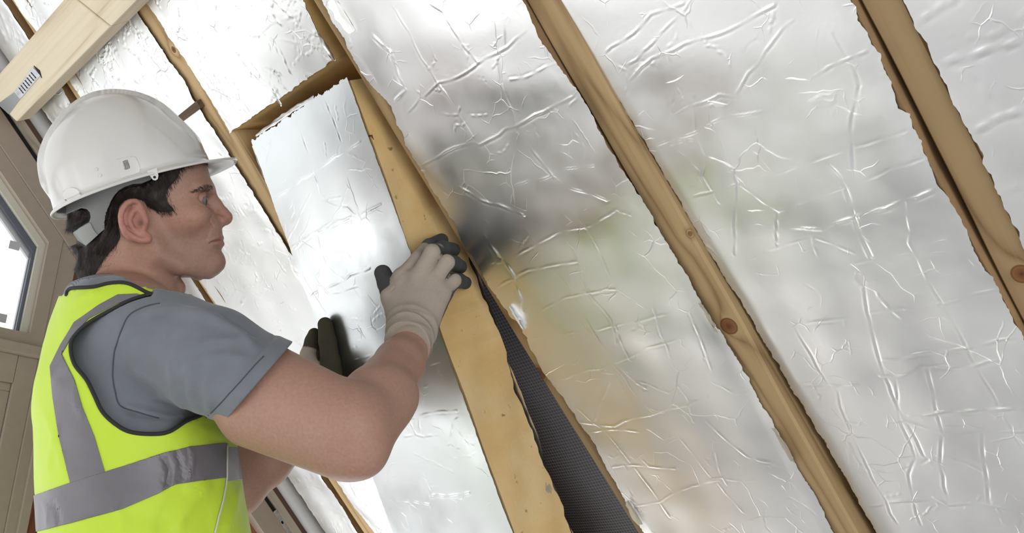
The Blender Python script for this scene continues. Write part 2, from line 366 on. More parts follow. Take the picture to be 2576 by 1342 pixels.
# perforated bracket in the dark joint
pb = plane_hit(703, 1292, np.array([0, YG + 0.03, 0]), np.array([0, 1.0, 0]))
qb = pb[0] + pb[2] - CZ; ub = (pb[0] - (pb[2] - CZ)) * R2
bt = empty('perforated_bracket', tuple(pb), 'perforated steel bracket set in the dark joint of the gable frame', 'bracket')
u0 = (plane_hit(692, 1288, np.array([0, YG + .002, 0]), np.array([0, 1.0, 0])) - np.array([0, 0, CZ])); u0 = (u0[0] - u0[2]) * R2
b = MB(); w = 0.0085
def bq(dq, u, dy): return gq(1.634 + dq, u, dy)
segs = np.linspace(u0, u0 + 0.34, 17)
for i in range(16):                                  # plate with round holes: ring segments
    ua, ub_ = segs[i], segs[i + 1]; uc = (ua + ub_) / 2; hl = (ub_ - ua) / 2
    hole = i % 2 == 1; n = 12
    ring = [(w * max(-1, min(1, 1.42 * math.cos(a))), hl * max(-1, min(1, 1.42 * math.sin(a)))) for a in [2 * math.pi * (k + .5) / n for k in range(n)]]
    ho = 0.0042 if hole else 0.0
    i0 = len(b.v)
    for z in (0.0015, 0.0045):
        for (q_, u_) in ring: b.v.append(bq(q_, uc + u_, z))
        for k in range(n):
            a = 2 * math.pi * (k + .5) / n; b.v.append(bq(ho * math.cos(a), uc + ho * math.sin(a), z))
    for k in range(n):
        j = (k + 1) % n
        b.f += [[i0 + k, i0 + j, i0 + n + j, i0 + n + k], [i0 + 2 * n + k, i0 + 2 * n + j, i0 + 3 * n + j, i0 + 3 * n + k], [i0 + n + k, i0 + n + j, i0 + 3 * n + j, i0 + 3 * n + k]]
b.build('plate', M_GALV, bt)
b = MB(); b.prism([bq(-.0088, u0 - .003, -.002), bq(.0088, u0 - .003, -.002), bq(.0088, u0 - .003, .005), bq(-.0088, u0 - .003, .005)], [bq(-.0088, u0, -.002), bq(.0088, u0, -.002), bq(.0088, u0, .005), bq(-.0088, u0, .005)])
b.build('folded_end', M_GALV, bt)

# ------------------------------------------------------------------ rafters
def wave(t, seed, k=3, f=1.0):
    r = np.random.default_rng(seed); out = np.zeros_like(np.asarray(t, float))
    for i in range(k):
        out = out + np.sin(np.asarray(t) * f * (2.3 ** i) * (0.8 + .4 * r.random()) + r.random() * 6.28) / (1.6 ** i)
    return out
def rafter(y0, y1, mat, label, seed, n1=0.0):
    ns = 70; ss = np.linspace(S0, S1, ns); V = []; F = []
    prof = [(0, -.15), (0, -.004), (.18, 0), (.82, 0), (1, -.004), (1, -.15)]
    for i, s in enumerate(ss):
        w = 0.0012 * wave(s, seed, 3, 5.0); w2 = 0.0012 * wave(s, seed + 50, 3, 5.0); h = 0.001 * wave(s, seed + 9, 3, 4)
        for (u, n) in prof:
            uu = u if u in (0, 1) else (0.003 / (y1 - y0) if u < .5 else 1 - 0.003 / (y1 - y0))
            V.append((y0 + (y1 - y0) * uu + (w if u < .5 else w2), s, n1 + (n if n < -.1 else n + h)))
    k = len(prof)
    for i in range(ns - 1):
        for j in range(k):
            a = i * k + j; c = i * k + (j + 1) % k; F.append([a, c, c + k, a + k])
    F.append(list(range(k))); F.append([(ns - 1) * k + j for j in range(k)][::-1])
    o = mk('rafter', V, F, mat, None, False, local=MR)
    bm = bmesh.new(); bm.from_mesh(o.data); bmesh.ops.recalc_face_normals(bm, faces=bm.faces); bm.to_mesh(o.data); bm.free()
    return tag(o, label, 'rafter', 'sloping pine roof rafters')
def kn(px, py, r):
    y, s = roof_ys(px, py); return ((y, s, 0.0), r)
RAFT = [(1.236 * K, 1.268 * K), (1.0215 * K, 1.0545 * K), (0.770 * K, 0.7985 * K), (0.5475 * K, 0.577 * K), (0.3025 * K, 0.330 * K)]
rl = ['pine rafter nearest the gable window, passing behind the purlin and the hard hat',
      'pine rafter just left of the lifted insulation board, behind the hat peak',
      'pine rafter right behind the yellow edge of the lifted board, with a knot low down',
      'pine rafter with a big round knot, between two wide foil bays',
      'pine rafter at the far right, beside the brown cut edge of a board']
kk = [(), (kn(437, 125, .006),), (kn(1357, 940, .012), kn(1005, 160, .004)), (kn(1833, 822, .0135), kn(1737, 589, .0045), kn(1975, 1180, .006)), (kn(2570, 690, .012),)]
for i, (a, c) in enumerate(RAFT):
    k_ = (1.30, 1.30, 1.0, 1.0, .80)[i]; m_ = wood_mat('pine_rafter_wood', tuple(v * k_ for v in PINE_L), tuple(v * k_ for v in PINE_D), knots=kk[i])  # light painted into the wood: paler near the window, darker far right
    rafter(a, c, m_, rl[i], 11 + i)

# ------------------------------------------------------------------ foil-faced boards between the rafters
CR = {}
CR['D'] = [
 ([(986,0),(1038,78),(1064,145),(1105,205),(1146,268),(1195,343)],1.6,1), ([(1083,0),(1120,26),(1169,100),(1210,153)],2.0,1.3), ([(941,86),(986,127),(1023,223),(997,250)],3.0,1.6),
 ([(1031,279),(1109,209),(1135,201),(1210,156),(1284,115),(1329,74)],2.0,1), ([(1053,421),(1128,380),(1195,354),(1213,361),(1277,324),(1351,287),(1448,238)],2.4,1.1),
 ([(1273,30),(1284,115),(1262,149),(1271,205),(1299,276),(1307,328)],-1.6,1.2), ([(1277,488),(1307,462),(1389,440),(1415,421),(1500,414)],1.8,.8), ([(1154,466),(1210,500),(1260,515),(1320,540)],3.2,1.4),
 ([(1340,370),(1380,420),(1400,445),(1440,470),(1530,500)],2.4,1.1), ([(1324,572),(1423,712),(1516,869),(1621,1026)],1.4,.8), ([(1423,560),(1452,653),(1481,735),(1540,805),(1551,863)],1.8,1),
 ([(1219,589),(1255,640),(1295,688),(1318,782)],5.0,2.6), ([(1237,729),(1330,677),(1380,668),(1452,656)],2.6,1), ([(1353,787),(1400,760),(1452,741),(1551,726)],1.8,.9), ([(1318,851),(1423,840),(1551,817),(1680,790)],1.2,.8),
 ([(1406,951),(1546,915),(1633,875),(1720,850)],1.6,.8), ([(1458,1061),(1546,1073),(1592,1050),(1633,1044),(1700,1026),(1780,1000)],3.6,1.4), ([(1476,1090),(1546,1079),(1610,1086)],2.2,1),
 ([(1423,1003),(1534,1096),(1592,1166),(1656,1254),(1686,1300)],2.2,1.1), ([(1528,1175),(1592,1169),(1700,1178)],2.0,.9), ([(1645,770),(1668,840),(1686,898)],1.6,1), ([(1493,1061),(1534,962)],1.4,1.4),
 ([(1598,1274),(1662,1260),(1700,1236),(1840,1190)],1.6,.8), ([(1440,520),(1500,600),(1520,660),(1540,705)],1.6,1), ([(1545,800),(1560,860),(1585,905)],1.4,1), ([(1560,920),(1600,960),(1625,975)],2.4,1.5), ([(1605,960),(1690,990)],1.6,1),
 ([(1300,640),(1400,585),(1500,560),(1560,520)],1.5,.9), ([(1700,960),(1730,1000),(1745,1060)],1.5,1), ([(1790,960),(1850,990),(1930,985)],1.6,.9), ([(1780,1060),(1840,1120),(1880,1150),(1945,1165)],1.9,1.2), ([(1800,1130),(1815,1190),(1830,1220)],1.6,1),
 ([(1700,1090),(1790,1200),(1870,1290)],1.3,.8), ([(1730,1225),(1800,1208),(1900,1208)],1.4,.8), ([(1590,180),(1500,210),(1440,260)],1.2,.8), ([(1410,150),(1350,180),(1290,195)],1.2,.8), ([(1740,790),(1770,860),(1790,930)],1.2,.8)]
CR['E'] = [
 ([(1556,224),(1634,151),(1749,104),(1822,83),(1874,57),(1952,10)],1.6,.9), ([(1503,141),(1587,89),(1634,42),(1717,10)],1.4,.8), ([(1571,172),(1660,89),(1738,0)],1.1,.7), ([(1639,376),(1738,344),(1822,297),(1916,282)],1.5,.8),
 ([(1686,297),(1801,240),(1843,245),(1947,99),(2000,47)],1.4,.8), ([(1743,250),(1743,339),(1769,402),(1754,454),(1769,485)],-1.5,.9), ([(1796,323),(1822,407),(1848,469),(1843,548),(1837,652)],-1.8,1), ([(1717,511),(1848,469),(2000,417)],-.9,.7),
 ([(1848,469),(1952,537),(2000,522)],1.2,.8), ([(1952,537),(1947,626)],-1.5,.9), ([(2103,78),(2140,136),(2166,209),(2145,292),(2145,365),(2150,443)],-2.2,1.2), ([(2051,188),(2140,141),(2187,123)],1.4,.8),
 ([(1910,459),(2030,412),(2145,370),(2286,323)],-1.0,.7), ([(1957,537),(2109,475),(2328,391)],-1.0,.7), ([(1983,579),(2067,579),(2150,548),(2234,522),(2349,472)],2.8,1.3), ([(2088,412),(2135,480),(2150,548),(2171,600),(2192,647)],-2.6,1.3),
 ([(2171,224),(2265,323),(2328,391)],-.9,.6), ([(2286,501),(2291,610),(2333,700)],1.6,.9), ([(2109,673),(2234,647),(2422,621)],1.2,.8), ([(1982,834),(2054,820),(2140,803),(2226,781),(2370,762),(2513,719)],1.8,.9),
 ([(2174,700),(2178,786),(2193,853),(2207,915),(2241,1006),(2279,1083),(2317,1159)],-2.0,1.1), ([(2336,700),(2379,772),(2446,891),(2523,1035),(2576,1131)],-1.1,.7), ([(2207,918),(2312,896),(2399,877),(2475,858),(2571,839)],2.6,1.1),
 ([(2207,958),(2274,954),(2317,930),(2446,918),(2533,896)],2.6,1.2), ([(2279,1059),(2370,1040),(2489,1028),(2576,1023)],3.6,1.5), ([(2049,1080),(2121,1085),(2183,1085),(2265,1073),(2370,1097),(2485,1088),(2576,1083)],2.0,.9),
 ([(1987,836),(2030,906),(2068,982),(2097,1006),(2121,1083),(2155,1174),(2202,1265),(2245,1342)],-1.6,.9), ([(2250,968),(2255,1064),(2298,1169),(2274,1212),(2293,1284),(2308,1342)],-1.8,1), ([(2336,930),(2351,1030),(2370,1097),(2360,1155),(2379,1265)],-1.8,1),
 ([(2169,1303),(2260,1284),(2341,1269),(2379,1284),(2466,1274),(2576,1298)],2.8,1.2), ([(2470,1092),(2480,1198),(2485,1274)],-2.0,1), ([(1992,989),(2035,991),(2083,987),(2155,982)],1.8,1), ([(2340,1155),(2413,1168),(2480,1195)],1.4,.8), ([(2121,1207),(2250,1207),(2330,1170)],-1.2,.8),
 ([(1690,380),(1760,440),(1800,520)],.9,.8), ([(1930,640),(2040,600),(2150,640)],.9,.8)]
CR['F'] = [([(2307,55),(2343,31),(2401,0)],3.4,1.6), ([(2356,159),(2411,151),(2474,130),(2576,104)],4.0,1.8), ([(2442,339),(2500,308),(2526,287),(2576,282)],4.0,2.0), ([(2448,177),(2463,209),(2500,271)],-2,1.2), ([(2430,95),(2520,84),(2530,63),(2576,42)],2.5,1.4), ([(2495,500),(2540,475),(2576,470)],2,1.2)]
CR['C'] = [([(600,120),(680,60),(800,20)],1.4,1), ([(450,0),(520,60),(640,90),(760,110)],1.3,1)]
CR['B'] = [([(590,560),(620,540),(690,510),(720,480)],1.6,1), ([(560,640),(640,620),(690,640)],1.5,1), ([(600,830),(660,850),(720,830)],1.6,1), ([(740,1215),(790,1200),(830,1225)],2.0,1.2), ([(745,1270),(790,1272),(850,1285)],2.0,1.2), ([(345,60),(370,95),(355,135),(340,150)],3.5,2.2), ([(365,70),(395,100),(372,130)],3.2,2.0)]
CR['A'] = [([(0,30),(20,80),(60,110)],4,2.5), ([(10,100),(50,100),(85,140)],4,2.5), ([(130,260),(160,270),(190,290)],4,2.5), ([(150,300),(175,320)],4,2.5), ([(740,1230),(770,1225),(800,1240)],2.5,1.5), ([(780,1270),(840,1270)],2,1.2), ([(800,1310),(860,1325)],2,1.2)]
def seg_field(Y, S, H, pts, A, w, seed, unproj):
    q = [unproj(*p) for p in pts]
    # subdivide with a jitter so that the crease wanders
    r = np.random.default_rng(seed); P = []
    for a, c in zip(q[:-1], q[1:]):
        L = math.dist(a, c); n = max(1, int(L / 0.018))
        for i in range(n):
            t = i / n; P.append((a[0] + (c[0] - a[0]) * t + r.normal() * .0012, a[1] + (c[1] - a[1]) * t + r.normal() * .0012))
    P.append(q[-1]); nP = len(P)
    wm = 0.00135 * (.35 + .65 * w); rad = wm * 5
    for i in range(nP - 1):
        a = np.array(P[i]); c = np.array(P[i + 1]); d = c - a; L2 = d @ d + 1e-12
        msk = (Y > min(a[0], c[0]) - rad) & (Y < max(a[0], c[0]) + rad) & (S > min(a[1], c[1]) - rad) & (S < max(a[1], c[1]) + rad)
        if not msk.any(): continue
        yy, sv = Y[msk], S[msk]
        t = np.clip(((yy - a[0]) * d[0] + (sv - a[1]) * d[1]) / L2, 0, 1)
        ey, es = yy - a[0] - t * d[0], sv - a[1] - t * d[1]; dist = np.sqrt(ey * ey + es * es)
        side = np.sign(ey * d[1] - es * d[0])
        gp = (i + t) / nP
        amp = A * 0.00058 * (0.55 + 0.45 * np.sin(gp * 25 + seed)) * np.clip(np.minimum(gp, 1 - gp) * 8 + .25, 0, 1)
        h = amp * (np.exp(-(dist / wm) ** 2) - 0.35 * np.exp(-((dist - 2.2 * wm) / (1.3 * wm)) ** 2) * (side > 0))
        cur = H[msk]; H[msk] = np.where(np.abs(h) > np.abs(cur), h, cur)
def foil_sheet(name, yl, yr, s0, s1, nl, nr, creases, mat, parent, unproj, local, step=0.0018, und=0.0022, small=0, small_amp=1.6, seed=0, topjag=0.0015, botjag=0.0015, edgejag=0.0018):
    sv = []; t_ = s0
    while t_ < s1:
        sv.append(t_); t_ += step if -.64 < t_ < .97 else .008
    s = np.array(sv + [s1]); ns = len(s)
    def jag(t, sd, a): 
        r = np.random.default_rng(sd); k = np.interp(t, np.linspace(t[0], t[-1], max(4, int((t[-1] - t[0]) / .011))), r.normal(size=max(4, int((t[-1] - t[0]) / .011))))
        m2 = max(4, int((t[-1] - t[0]) / .0035)); k2 = np.interp(t, np.linspace(t[0], t[-1], m2), r.normal(size=m2))
        return a * (.7 * k + .40 * k2)
    Lb, Rb = yl(s), yr(s); jl, jr = jag(s, seed + 1, edgejag), jag(s, seed + 2, edgejag); L, Rr = Lb, Rb
    nu = int(np.median(np.abs(L - Rr)) / step); u = np.linspace(0, 1, nu)
    Y = L[:, None] * (1 - u) + Rr[:, None] * u; dl = np.abs(Y - L[:, None]); dr_ = np.abs(Y - Rr[:, None]); Y = Y + jl[:, None] * np.exp(-dl / .006) + jr[:, None] * np.exp(-dr_ / .006); S = np.repeat(s[:, None], nu, 1)
    S = S + jag(np.linspace(0, 1, nu), seed + 3, 1)[None, :] * 0
    jt = np.random.default_rng(seed + 4).normal(size=nu); jt = np.convolve(jt, np.ones(4) / 4, 'same')
    k0 = np.clip(1 - (S - s0) / 0.02, 0, 1); k1 = np.clip(1 - (s1 - S) / 0.02, 0, 1)
    S = S + topjag * jt[None, :] * k0 + botjag * jt[None, ::-1] * k1
    H = np.zeros_like(Y)
    for i, (pts, A, w) in enumerate(creases): seg_field(Y, S, H, pts, A, w, seed * 31 + i, unproj)
    r = np.random.default_rng(seed + 77)
    for i in range(small):
        y0 = r.uniform(Rr.min(), L.max()); ss0 = r.uniform(s0, s1); ang = r.uniform(0, 6.28); L_ = r.uniform(.012, .055)
        pts = [(y0, ss0)]
        for j in range(3):
            ang += r.normal() * .5; pts.append((pts[-1][0] + math.cos(ang) * L_ / 3, pts[-1][1] + math.sin(ang) * L_ / 3))
        seg_field(Y, S, H, pts, small_amp * r.uniform(.4, 1.2) * r.choice([1, 1, -.7]), r.uniform(.7, 1.3), seed * 57 + i, lambda *p: p)
    base = nl(s)[:, None] * (1 - u) + nr(s)[:, None] * u
    un = und * .4 * (np.sin(Y * 21 + 1.3 * np.sin(S * 13 + seed)) * np.sin(S * 17 + 1.7 * np.sin(Y * 19 + seed * 2)) + .6 * np.sin(Y * 47 + S * 31 + seed) * np.sin(S * 41 - Y * 23))
    fade = np.clip(np.minimum(u, 1 - u) / 0.05, 0, 1)
    Z = base + H * (0.3 + .7 * fade) + un * fade
    V = np.stack([Y, S, Z], -1).reshape(-1, 3)
    idx = np.arange(ns * nu).reshape(ns, nu)
    F = np.stack([idx[:-1, 1:], idx[:-1, :-1], idx[1:, :-1], idx[1:, 1:]], -1).reshape(-1, 4)
    return mk(name, V, F, mat, parent, True, local=local)
def core(name, yl, yr, s0, s1, nl, nr, mat, parent, local, th=0.10, n=60, clampL=None, clampR=None):
    s = np.linspace(s0, s1, n); V = []; F = []
    for t in s:
        a, c = float(yl(t)), float(yr(t))
        if clampL is not None: a = min(a, clampL)
        if clampR is not None: c = max(c, clampR)
        yy = [a + (c - a) * j / 12 for j in range(13)]; V += [(y_, t, float(nl(t)) + (float(nr(t)) - float(nl(t))) * j / 12 - (.0012 if j in (0, 12) else .007)) for j, y_ in enumerate(yy)] + [(c, t, -th), (a, t, -th)]
    q = 15
    for i in range(n - 1):
        for j in range(q):
            k = (j + 1) % q; F.append([i * q + j, i * q + q + j, i * q + q + k, i * q + k])
    F += [list(range(q)), [(n - 1) * q + j for j in range(q)][::-1]]
    return mk(name, V, F, mat, parent, False, local=local)
def trace(pts, n=0.0, off=0.0):
    q = sorted([roof_ys(px, py, n)[::-1] for px, py in pts]); s = np.array([a for a, _ in q]); y = np.array([c for _, c in q])
    return lambda t: np.interp(t, s, y) + off
def lin(s0, v0, s1, v1):
    return lambda t: np.interp(t, [s0, s1], [v0, v1])
tA_l = trace([(0,115),(32,160),(113,278),(145,322),(480,835),(724,1193),(824,1342)]); tA_r = trace([(12,0),(49,54),(79,101),(162,224),(192,278),(485,700),(560,815),(802,1180),(817,1211),(842,1241),(864,1274),(887,1314),(904,1342)])
tB_l = trace([(42,0),(59,30),(96,76),(182,204),(221,263),(505,700),(590,825),(833,1188),(862,1224),(887,1264),(920,1303),(948,1342)]); tB_r = trace([(346,18),(367,54),(400,101),(435,155),(465,194),(492,247),(560,350),(624,454),(669,527),(701,579),(1150,1310)])
tC_l = trace([(370,3),(391,30),(429,92),(456,128),(492,185),(525,236),(552,277),(584,334)]); tC_r = trace([(765,0),(795,60),(813,100),(835,145)])
tD_l = trace([(822,22),(837,56),(860,86),(882,134),(912,186),(938,220),(960,242),(983,268),(997,306),(1016,343),(1024,369),(1053,417),(1068,447),(1098,496),(1143,560),(1161,607),(1190,647),(1231,723),(1289,802),(1307,811),(1324,852),(1365,933),(1417,1003),(1458,1067),(1493,1114),(1534,1190),(1575,1266),(1616,1336)], .006)
tD_r = trace([(1321,0),(1339,31),(1363,94),(1402,151),(1438,203),(1477,256),(1509,323),(1529,365),(1571,433),(1613,496),(1649,563),(1686,626),(1731,700),(1762,757),(1772,781),(1810,834),(1853,906),(1901,997),(1949,1083),(1968,1121),(2016,1202),(2054,1265),(2092,1342)], .008)
tE_l = trace([(1412,0),(1436,39),(1462,83),(1498,141),(1540,224),(1576,276),(1608,334),(1639,381),(1676,449),(1717,522),(1749,579),(1775,626),(1822,700),(1839,729),(1882,796),(1915,858),(1954,925),(1997,1001),(2035,1068),(2083,1150),(2116,1207),(2159,1284),(2193,1342)], -.012)
tE_r = trace([(2140,0),(2171,68),(2213,141),(2239,198),(2260,271),(2283,292),(2307,339),(2330,396),(2359,464),(2385,501),(2411,543),(2453,626),(2479,673),(2495,700),(2576,850)], .014)
tF_l = trace([(2273,0),(2354,162),(2401,261),(2442,339),(2500,459),(2547,558),(2576,620)], .003)
SB = -0.068 * K
c0 = lambda v: (lambda t: np.full_like(np.asarray(t, float), v))
def bay(key, label, yl, yr, s0, s1, nl, nr, mat, cl, cr, **kw):
    o = empty('insulation_board', label=label, cat='insulation board', mat=MR.copy())
    core('foam_core', yl, yr, s0, s1, nl, nr, kw.pop('cmat', M_FOAM_DK), o, MR, clampL=cl, clampR=cr, th=kw.pop('th', .10))
    foil_sheet('foil_facing', yl, yr, s0, s1, nl, nr, CR.get(key, []), mat, o, lambda a, c: roof_ys(a, c, .004), MR, **kw)
    return o
bay('A', 'narrow crumpled foil board between the gable pipe and the first rafter', tA_l, tA_r, S0, S1, c0(.004), c0(.004), M_FOIL_ROUGH, None, RAFT[0][1] + .001, step=.005, und=.003, small=300, small_amp=5.0, seed=1)
# the bay behind the worker is cut in two where a batten end shows
y_, sj = roof_ys(478, 283)
bay('B', 'long white-lit foil board behind the worker, between the first two rafters', tB_l, tB_r, sj + .006, S1, c0(.005), c0(.006), M_FOIL_ROUGH, RAFT[0][0] - .001, RAFT[1][1] + .001, step=.003, und=.004, small=420, small_amp=4.0, seed=2)
bay('B2', 'finely wrinkled foil board above the hard hat, under the purlin', tB_l, tB_r, S0, sj - .006, c0(.005), c0(.006), M_FOIL_ROUGH, RAFT[0][0] - .001, RAFT[1][1] + .001, step=.0026, und=.004, small=650, small_amp=5.0, seed=3)
bay('C', 'finely wrinkled foil board above the dark gap over the lifted board', tC_l, tC_r, S0, SB, c0(.004), c0(.004), M_FOIL_ROUGH, RAFT[1][0] - .001, RAFT[2][1] + .001, step=.0024, und=.004, small=650, small_amp=4.5, seed=4, cmat=M_FOAM, th=.148)
bay('D', 'foil board with a yellow-green reflection, right of the yellow board edge', tD_l, tD_r, S0, S1, c0(.006), lin(-.1, .016, .6, .004), M_FOIL, RAFT[2][0] - .001, RAFT[3][1] + .001, und=.0024, small=130, small_amp=1.2, seed=5)
bay('E', 'wide pale foil board between the knotty rafter and the rafter at the far right', tE_l, tE_r, S0, S1, lin(-.1, -.003, .75, -.022), lin(-.1, .014, .6, .014), M_FOIL, RAFT[3][0] - .001, RAFT[4][1] + .001, und=.0016, small=110, small_amp=.9, seed=6, cmat=M_FOAM_DK)
bay('F', 'foil board with bold folds in the top right corner, beyond the last rafter', tF_l, c0(.05), S0, S1, c0(.004), c0(.004), M_FOIL, RAFT[4][0] - .001, None, step=.004, und=.002, small=60, small_amp=1.6, seed=8)
# short batten offcut wedged in the joint of the bay behind the hat
o = empty('batten_offcut', label='short brown batten end in the board joint just above the hat peak', cat='batten', mat=MR.copy())
ya, sa = roof_ys(462, 296); yb, sb_ = roof_ys(503, 262)
b = MB(); b.prism([(ya, sa - .008, -.03), (ya, sa + .006, -.03), (ya, sa + .006, .008), (ya, sa - .008, .008)], [(yb - .01, sb_ - .007, -.03), (yb - .01, sb_ + .008, -.03), (yb - .01, sb_ + .008, .010), (yb - .01, sb_ - .007, .010)])
b.build('stub', wood_mat('brown_batten', (.17, .11, .06), (.09, .055, .03), axis=0), o, local=MR, bevel=.001)

# ------------------------------------------------------------------ the board being fitted
TH = math.radians(15.1); QD = RD * math.cos(TH) + ND * math.sin(TH); MD = ND * math.cos(TH) - RD * math.sin(TH)
PO = roof_pt(0, -0.0795, 0.0)
MP = Matrix(((0, QD[0], MD[0], PO[0]), (1, QD[1], MD[1], PO[1]), (0, QD[2], MD[2], PO[2]), (0, 0, 0, 1)))
def pan_uv(px, py, m=0.0):
    p = plane_hit(px, py, PO + MD * m, MD) - PO; return p @ YD, p @ QD
def pan_pt(y, q, m=0.0): return PO + YD * y + QD * q + MD * m
PY0, PY1, PLEN, PTH = 0.815 * K, 1.0045 * K, 1.15, 0.118
CRP = [([(677,506),(745,466),(789,430),(842,398),(906,357)],1.7,.9), ([(725,631),(785,591),(834,563),(898,547),(958,514)],1.7,.9), ([(757,329),(777,390),(789,434),(805,490),(821,506),(874,518),(894,538)],-1.4,.9), ([(692,320),(673,390),(661,442)],1.0,.7),
 ([(781,486),(717,619)],1.0,.6), ([(813,241),(838,301),(858,357)],-.9,.7), ([(769,757),(806,731),(855,711),(897,688),(930,675)],1.7,.9), ([(825,740),(871,731),(901,724),(937,757),(983,812)],1.0,.7), ([(796,583),(802,626),(825,675),(865,704)],-1.0,.7),
 ([(740,629),(789,586),(851,560)],1.4,.8), ([(865,917),(966,883)],1.3,.7), ([(990,960),(1060,930),(1120,905)],1.2,.7), ([(1000,1060),(1090,1040),(1150,1035)],1.2,.8), ([(1010,1100),(1100,1095)],1.0,.7), ([(840,850),(890,975)],1.3,.7), ([(1080,1250),(1130,1245),(1180,1240)],1.6,1), ([(1040,1140),(1140,1190)],.8,.6), ([(1000,1260),(1080,1270)],1.2,.8)]
board = empty('insulation_board', label='insulation board being fitted, tilted out of the roof, foil front and thick yellow edge', cat='insulation board', mat=MP.copy())
m, nt, p = new_mat('yellow_foam'); p.inputs['Roughness'].default_value = 0.8; p.inputs['Specular IOR Level'].default_value = .25
v = mapped(nt, (1, 1, 1)); n1 = N(nt, 'ShaderNodeTexNoise', Scale=7.0, Detail=6.0, Roughness=.6); nt.links.new(v, n1.inputs['Vector'])
c_ = ramp(nt, n1.outputs[0], [(0.25, (0.62, 0.40, 0.155)), (0.5, (0.72, 0.50, 0.225)), (0.75, (0.78, 0.60, 0.34))])
n2 = N(nt, 'ShaderNodeTexNoise', Scale=60.0, Detail=2.0); nt.links.new(v, n2.inputs['Vector'])
sp = math_node(nt, 'MULTIPLY', math_node(nt, 'SUBTRACT', n2.outputs[0], .70), 12, True)
mixn = nt.nodes.new('ShaderNodeMix'); mixn.data_type = 'RGBA'; nt.links.new(sp, mixn.inputs[0]); nt.links.new(c_, mixn.inputs[6]); mixn.inputs[7].default_value = (.33, .19, .07, 1)
nt.links.new(mixn.outputs[2], p.inputs['Base Color']); bump(nt, n1.outputs[0], p, .003, .6); M_YELLOW = m
# foam slab with a slightly wavy knife-cut edge (dense on the seen side)
nq = 150; qs = np.linspace(0.004, PLEN, nq); mseg = 14; V = []; F = []
for i, q in enumerate(qs):
    for j in range(mseg + 1):
        t = j / mseg; V.append((PY0 + .0016 * wave(q, 5, 3, 9) * (1 - t) + .003 * wave(q + .1, 6, 4, 17) * t + .0012 * math.sin(t * 9 + q * 30), q, -.0045 - (PTH - .0045) * t + (.0025 * wave(q, 8, 4, 23) if j == mseg else 0)))
    V += [(PY1 - .001, q, -PTH), (PY1 - .001, q, -.0045)]
k = mseg + 3
for i in range(nq - 1):
    for j in range(k):
        a = i * k + j; c2 = i * k + (j + 1) % k; F.append([a, a + k, c2 + k, c2])
F += [list(range(k)), [(nq - 1) * k + j for j in range(k)][::-1]]
fc = mk('foam_core', V, F, M_YELLOW, board, False, local=MP)
bm = bmesh.new(); bm.from_mesh(fc.data); bmesh.ops.recalc_face_normals(bm, faces=bm.faces); bm.to_mesh(fc.data); bm.free()
foil_sheet('foil_facing', c0(PY1 + .001), c0(PY0 - .0005), -.002, PLEN, c0(.0), c0(.0), CRP, M_FOIL_PANEL, board, lambda a, c: pan_uv(a, c), MP, step=.0018, und=.0009, small=60, small_amp=.7, seed=21, edgejag=.0008, topjag=.003)
V = [(PY1, 0, -PTH - .0015), (PY0 + .001, 0, -PTH - .0015), (PY0 + .001, PLEN, -PTH - .0015), (PY1, PLEN, -PTH - .0015)]
n_ = 60; V = []; F = []
for i in range(n_):
    q = PLEN * i / (n_ - 1); V += [(PY1, q, -PTH - .002), (PY0 - .002 + .003 * wave(q, 12, 4, 31), q, -PTH - .003)]
for i in range(n_ - 1): F.append([2 * i, 2 * i + 1, 2 * i + 3, 2 * i + 2])
mk('back_foil', V, F, M_FOIL, board, False, local=MP)
def flap(parent, pts, width_vec, curl, mat, local, name='foil_flap', seed=0):
    """small torn curl of foil: strip along pts (local coords), free side lifting away"""
    r = np.random.default_rng(seed); n = len(pts); kx = 9; V = []; F = []
    wv = np.array(width_vec, float); Lw = np.linalg.norm(wv); wd = wv / Lw
    for i, p_ in enumerate(pts):
        l = Lw * (0.6 + .4 * math.sin(math.pi * (i + .3) / n)) * r.uniform(.85, 1.15)
        for j in range(kx):
            t = j / (kx - 1); a = curl * t
            V.append(np.array(p_) + wd * l * (math.sin(a) / curl) + np.array([0, 0, 1.0]) * l * ((1 - math.cos(a)) / curl) + r.normal(size=3) * .0006)
    for i in range(n - 1):
        for j in range(kx - 1): F.append([i * kx + j, i * kx + j + 1, (i + 1) * kx + j + 1, (i + 1) * kx + j])
    return mk(name, V, F, mat, parent, True, local=local)
a1 = pan_uv(640, 372); a2 = pan_uv(655, 430)
flap(board, [(PY1 + .001, a1[1] + t * .055, .0005) for t in np.linspace(-.1, 1, 7)], (.020, 0, 0), -2.6, M_FOIL_ROUGH, MP, seed=1)
flap(board, [(PY1 - .02 - t * .2, -.003, .0005) for t in np.linspace(0, 1, 16)], (0, -.010, 0), -.9, M_FOIL_ROUGH, MP, seed=3)
for px, py, wd_, hh in ((1395, 1235, .014, .05),):
    yb_ = PY0; qq = plane_hit(px, py, PO + YD * PY0, YD) - PO; q0 = qq @ QD
    flap(board, [(PY0 - .001, q0 + t * hh, -PTH + .004) for t in np.linspace(-.5, .5, 8)], (-.001, 0, .012), 1.6, plain('torn_facing', (.42, .34, .26), .6), MP, seed=5)
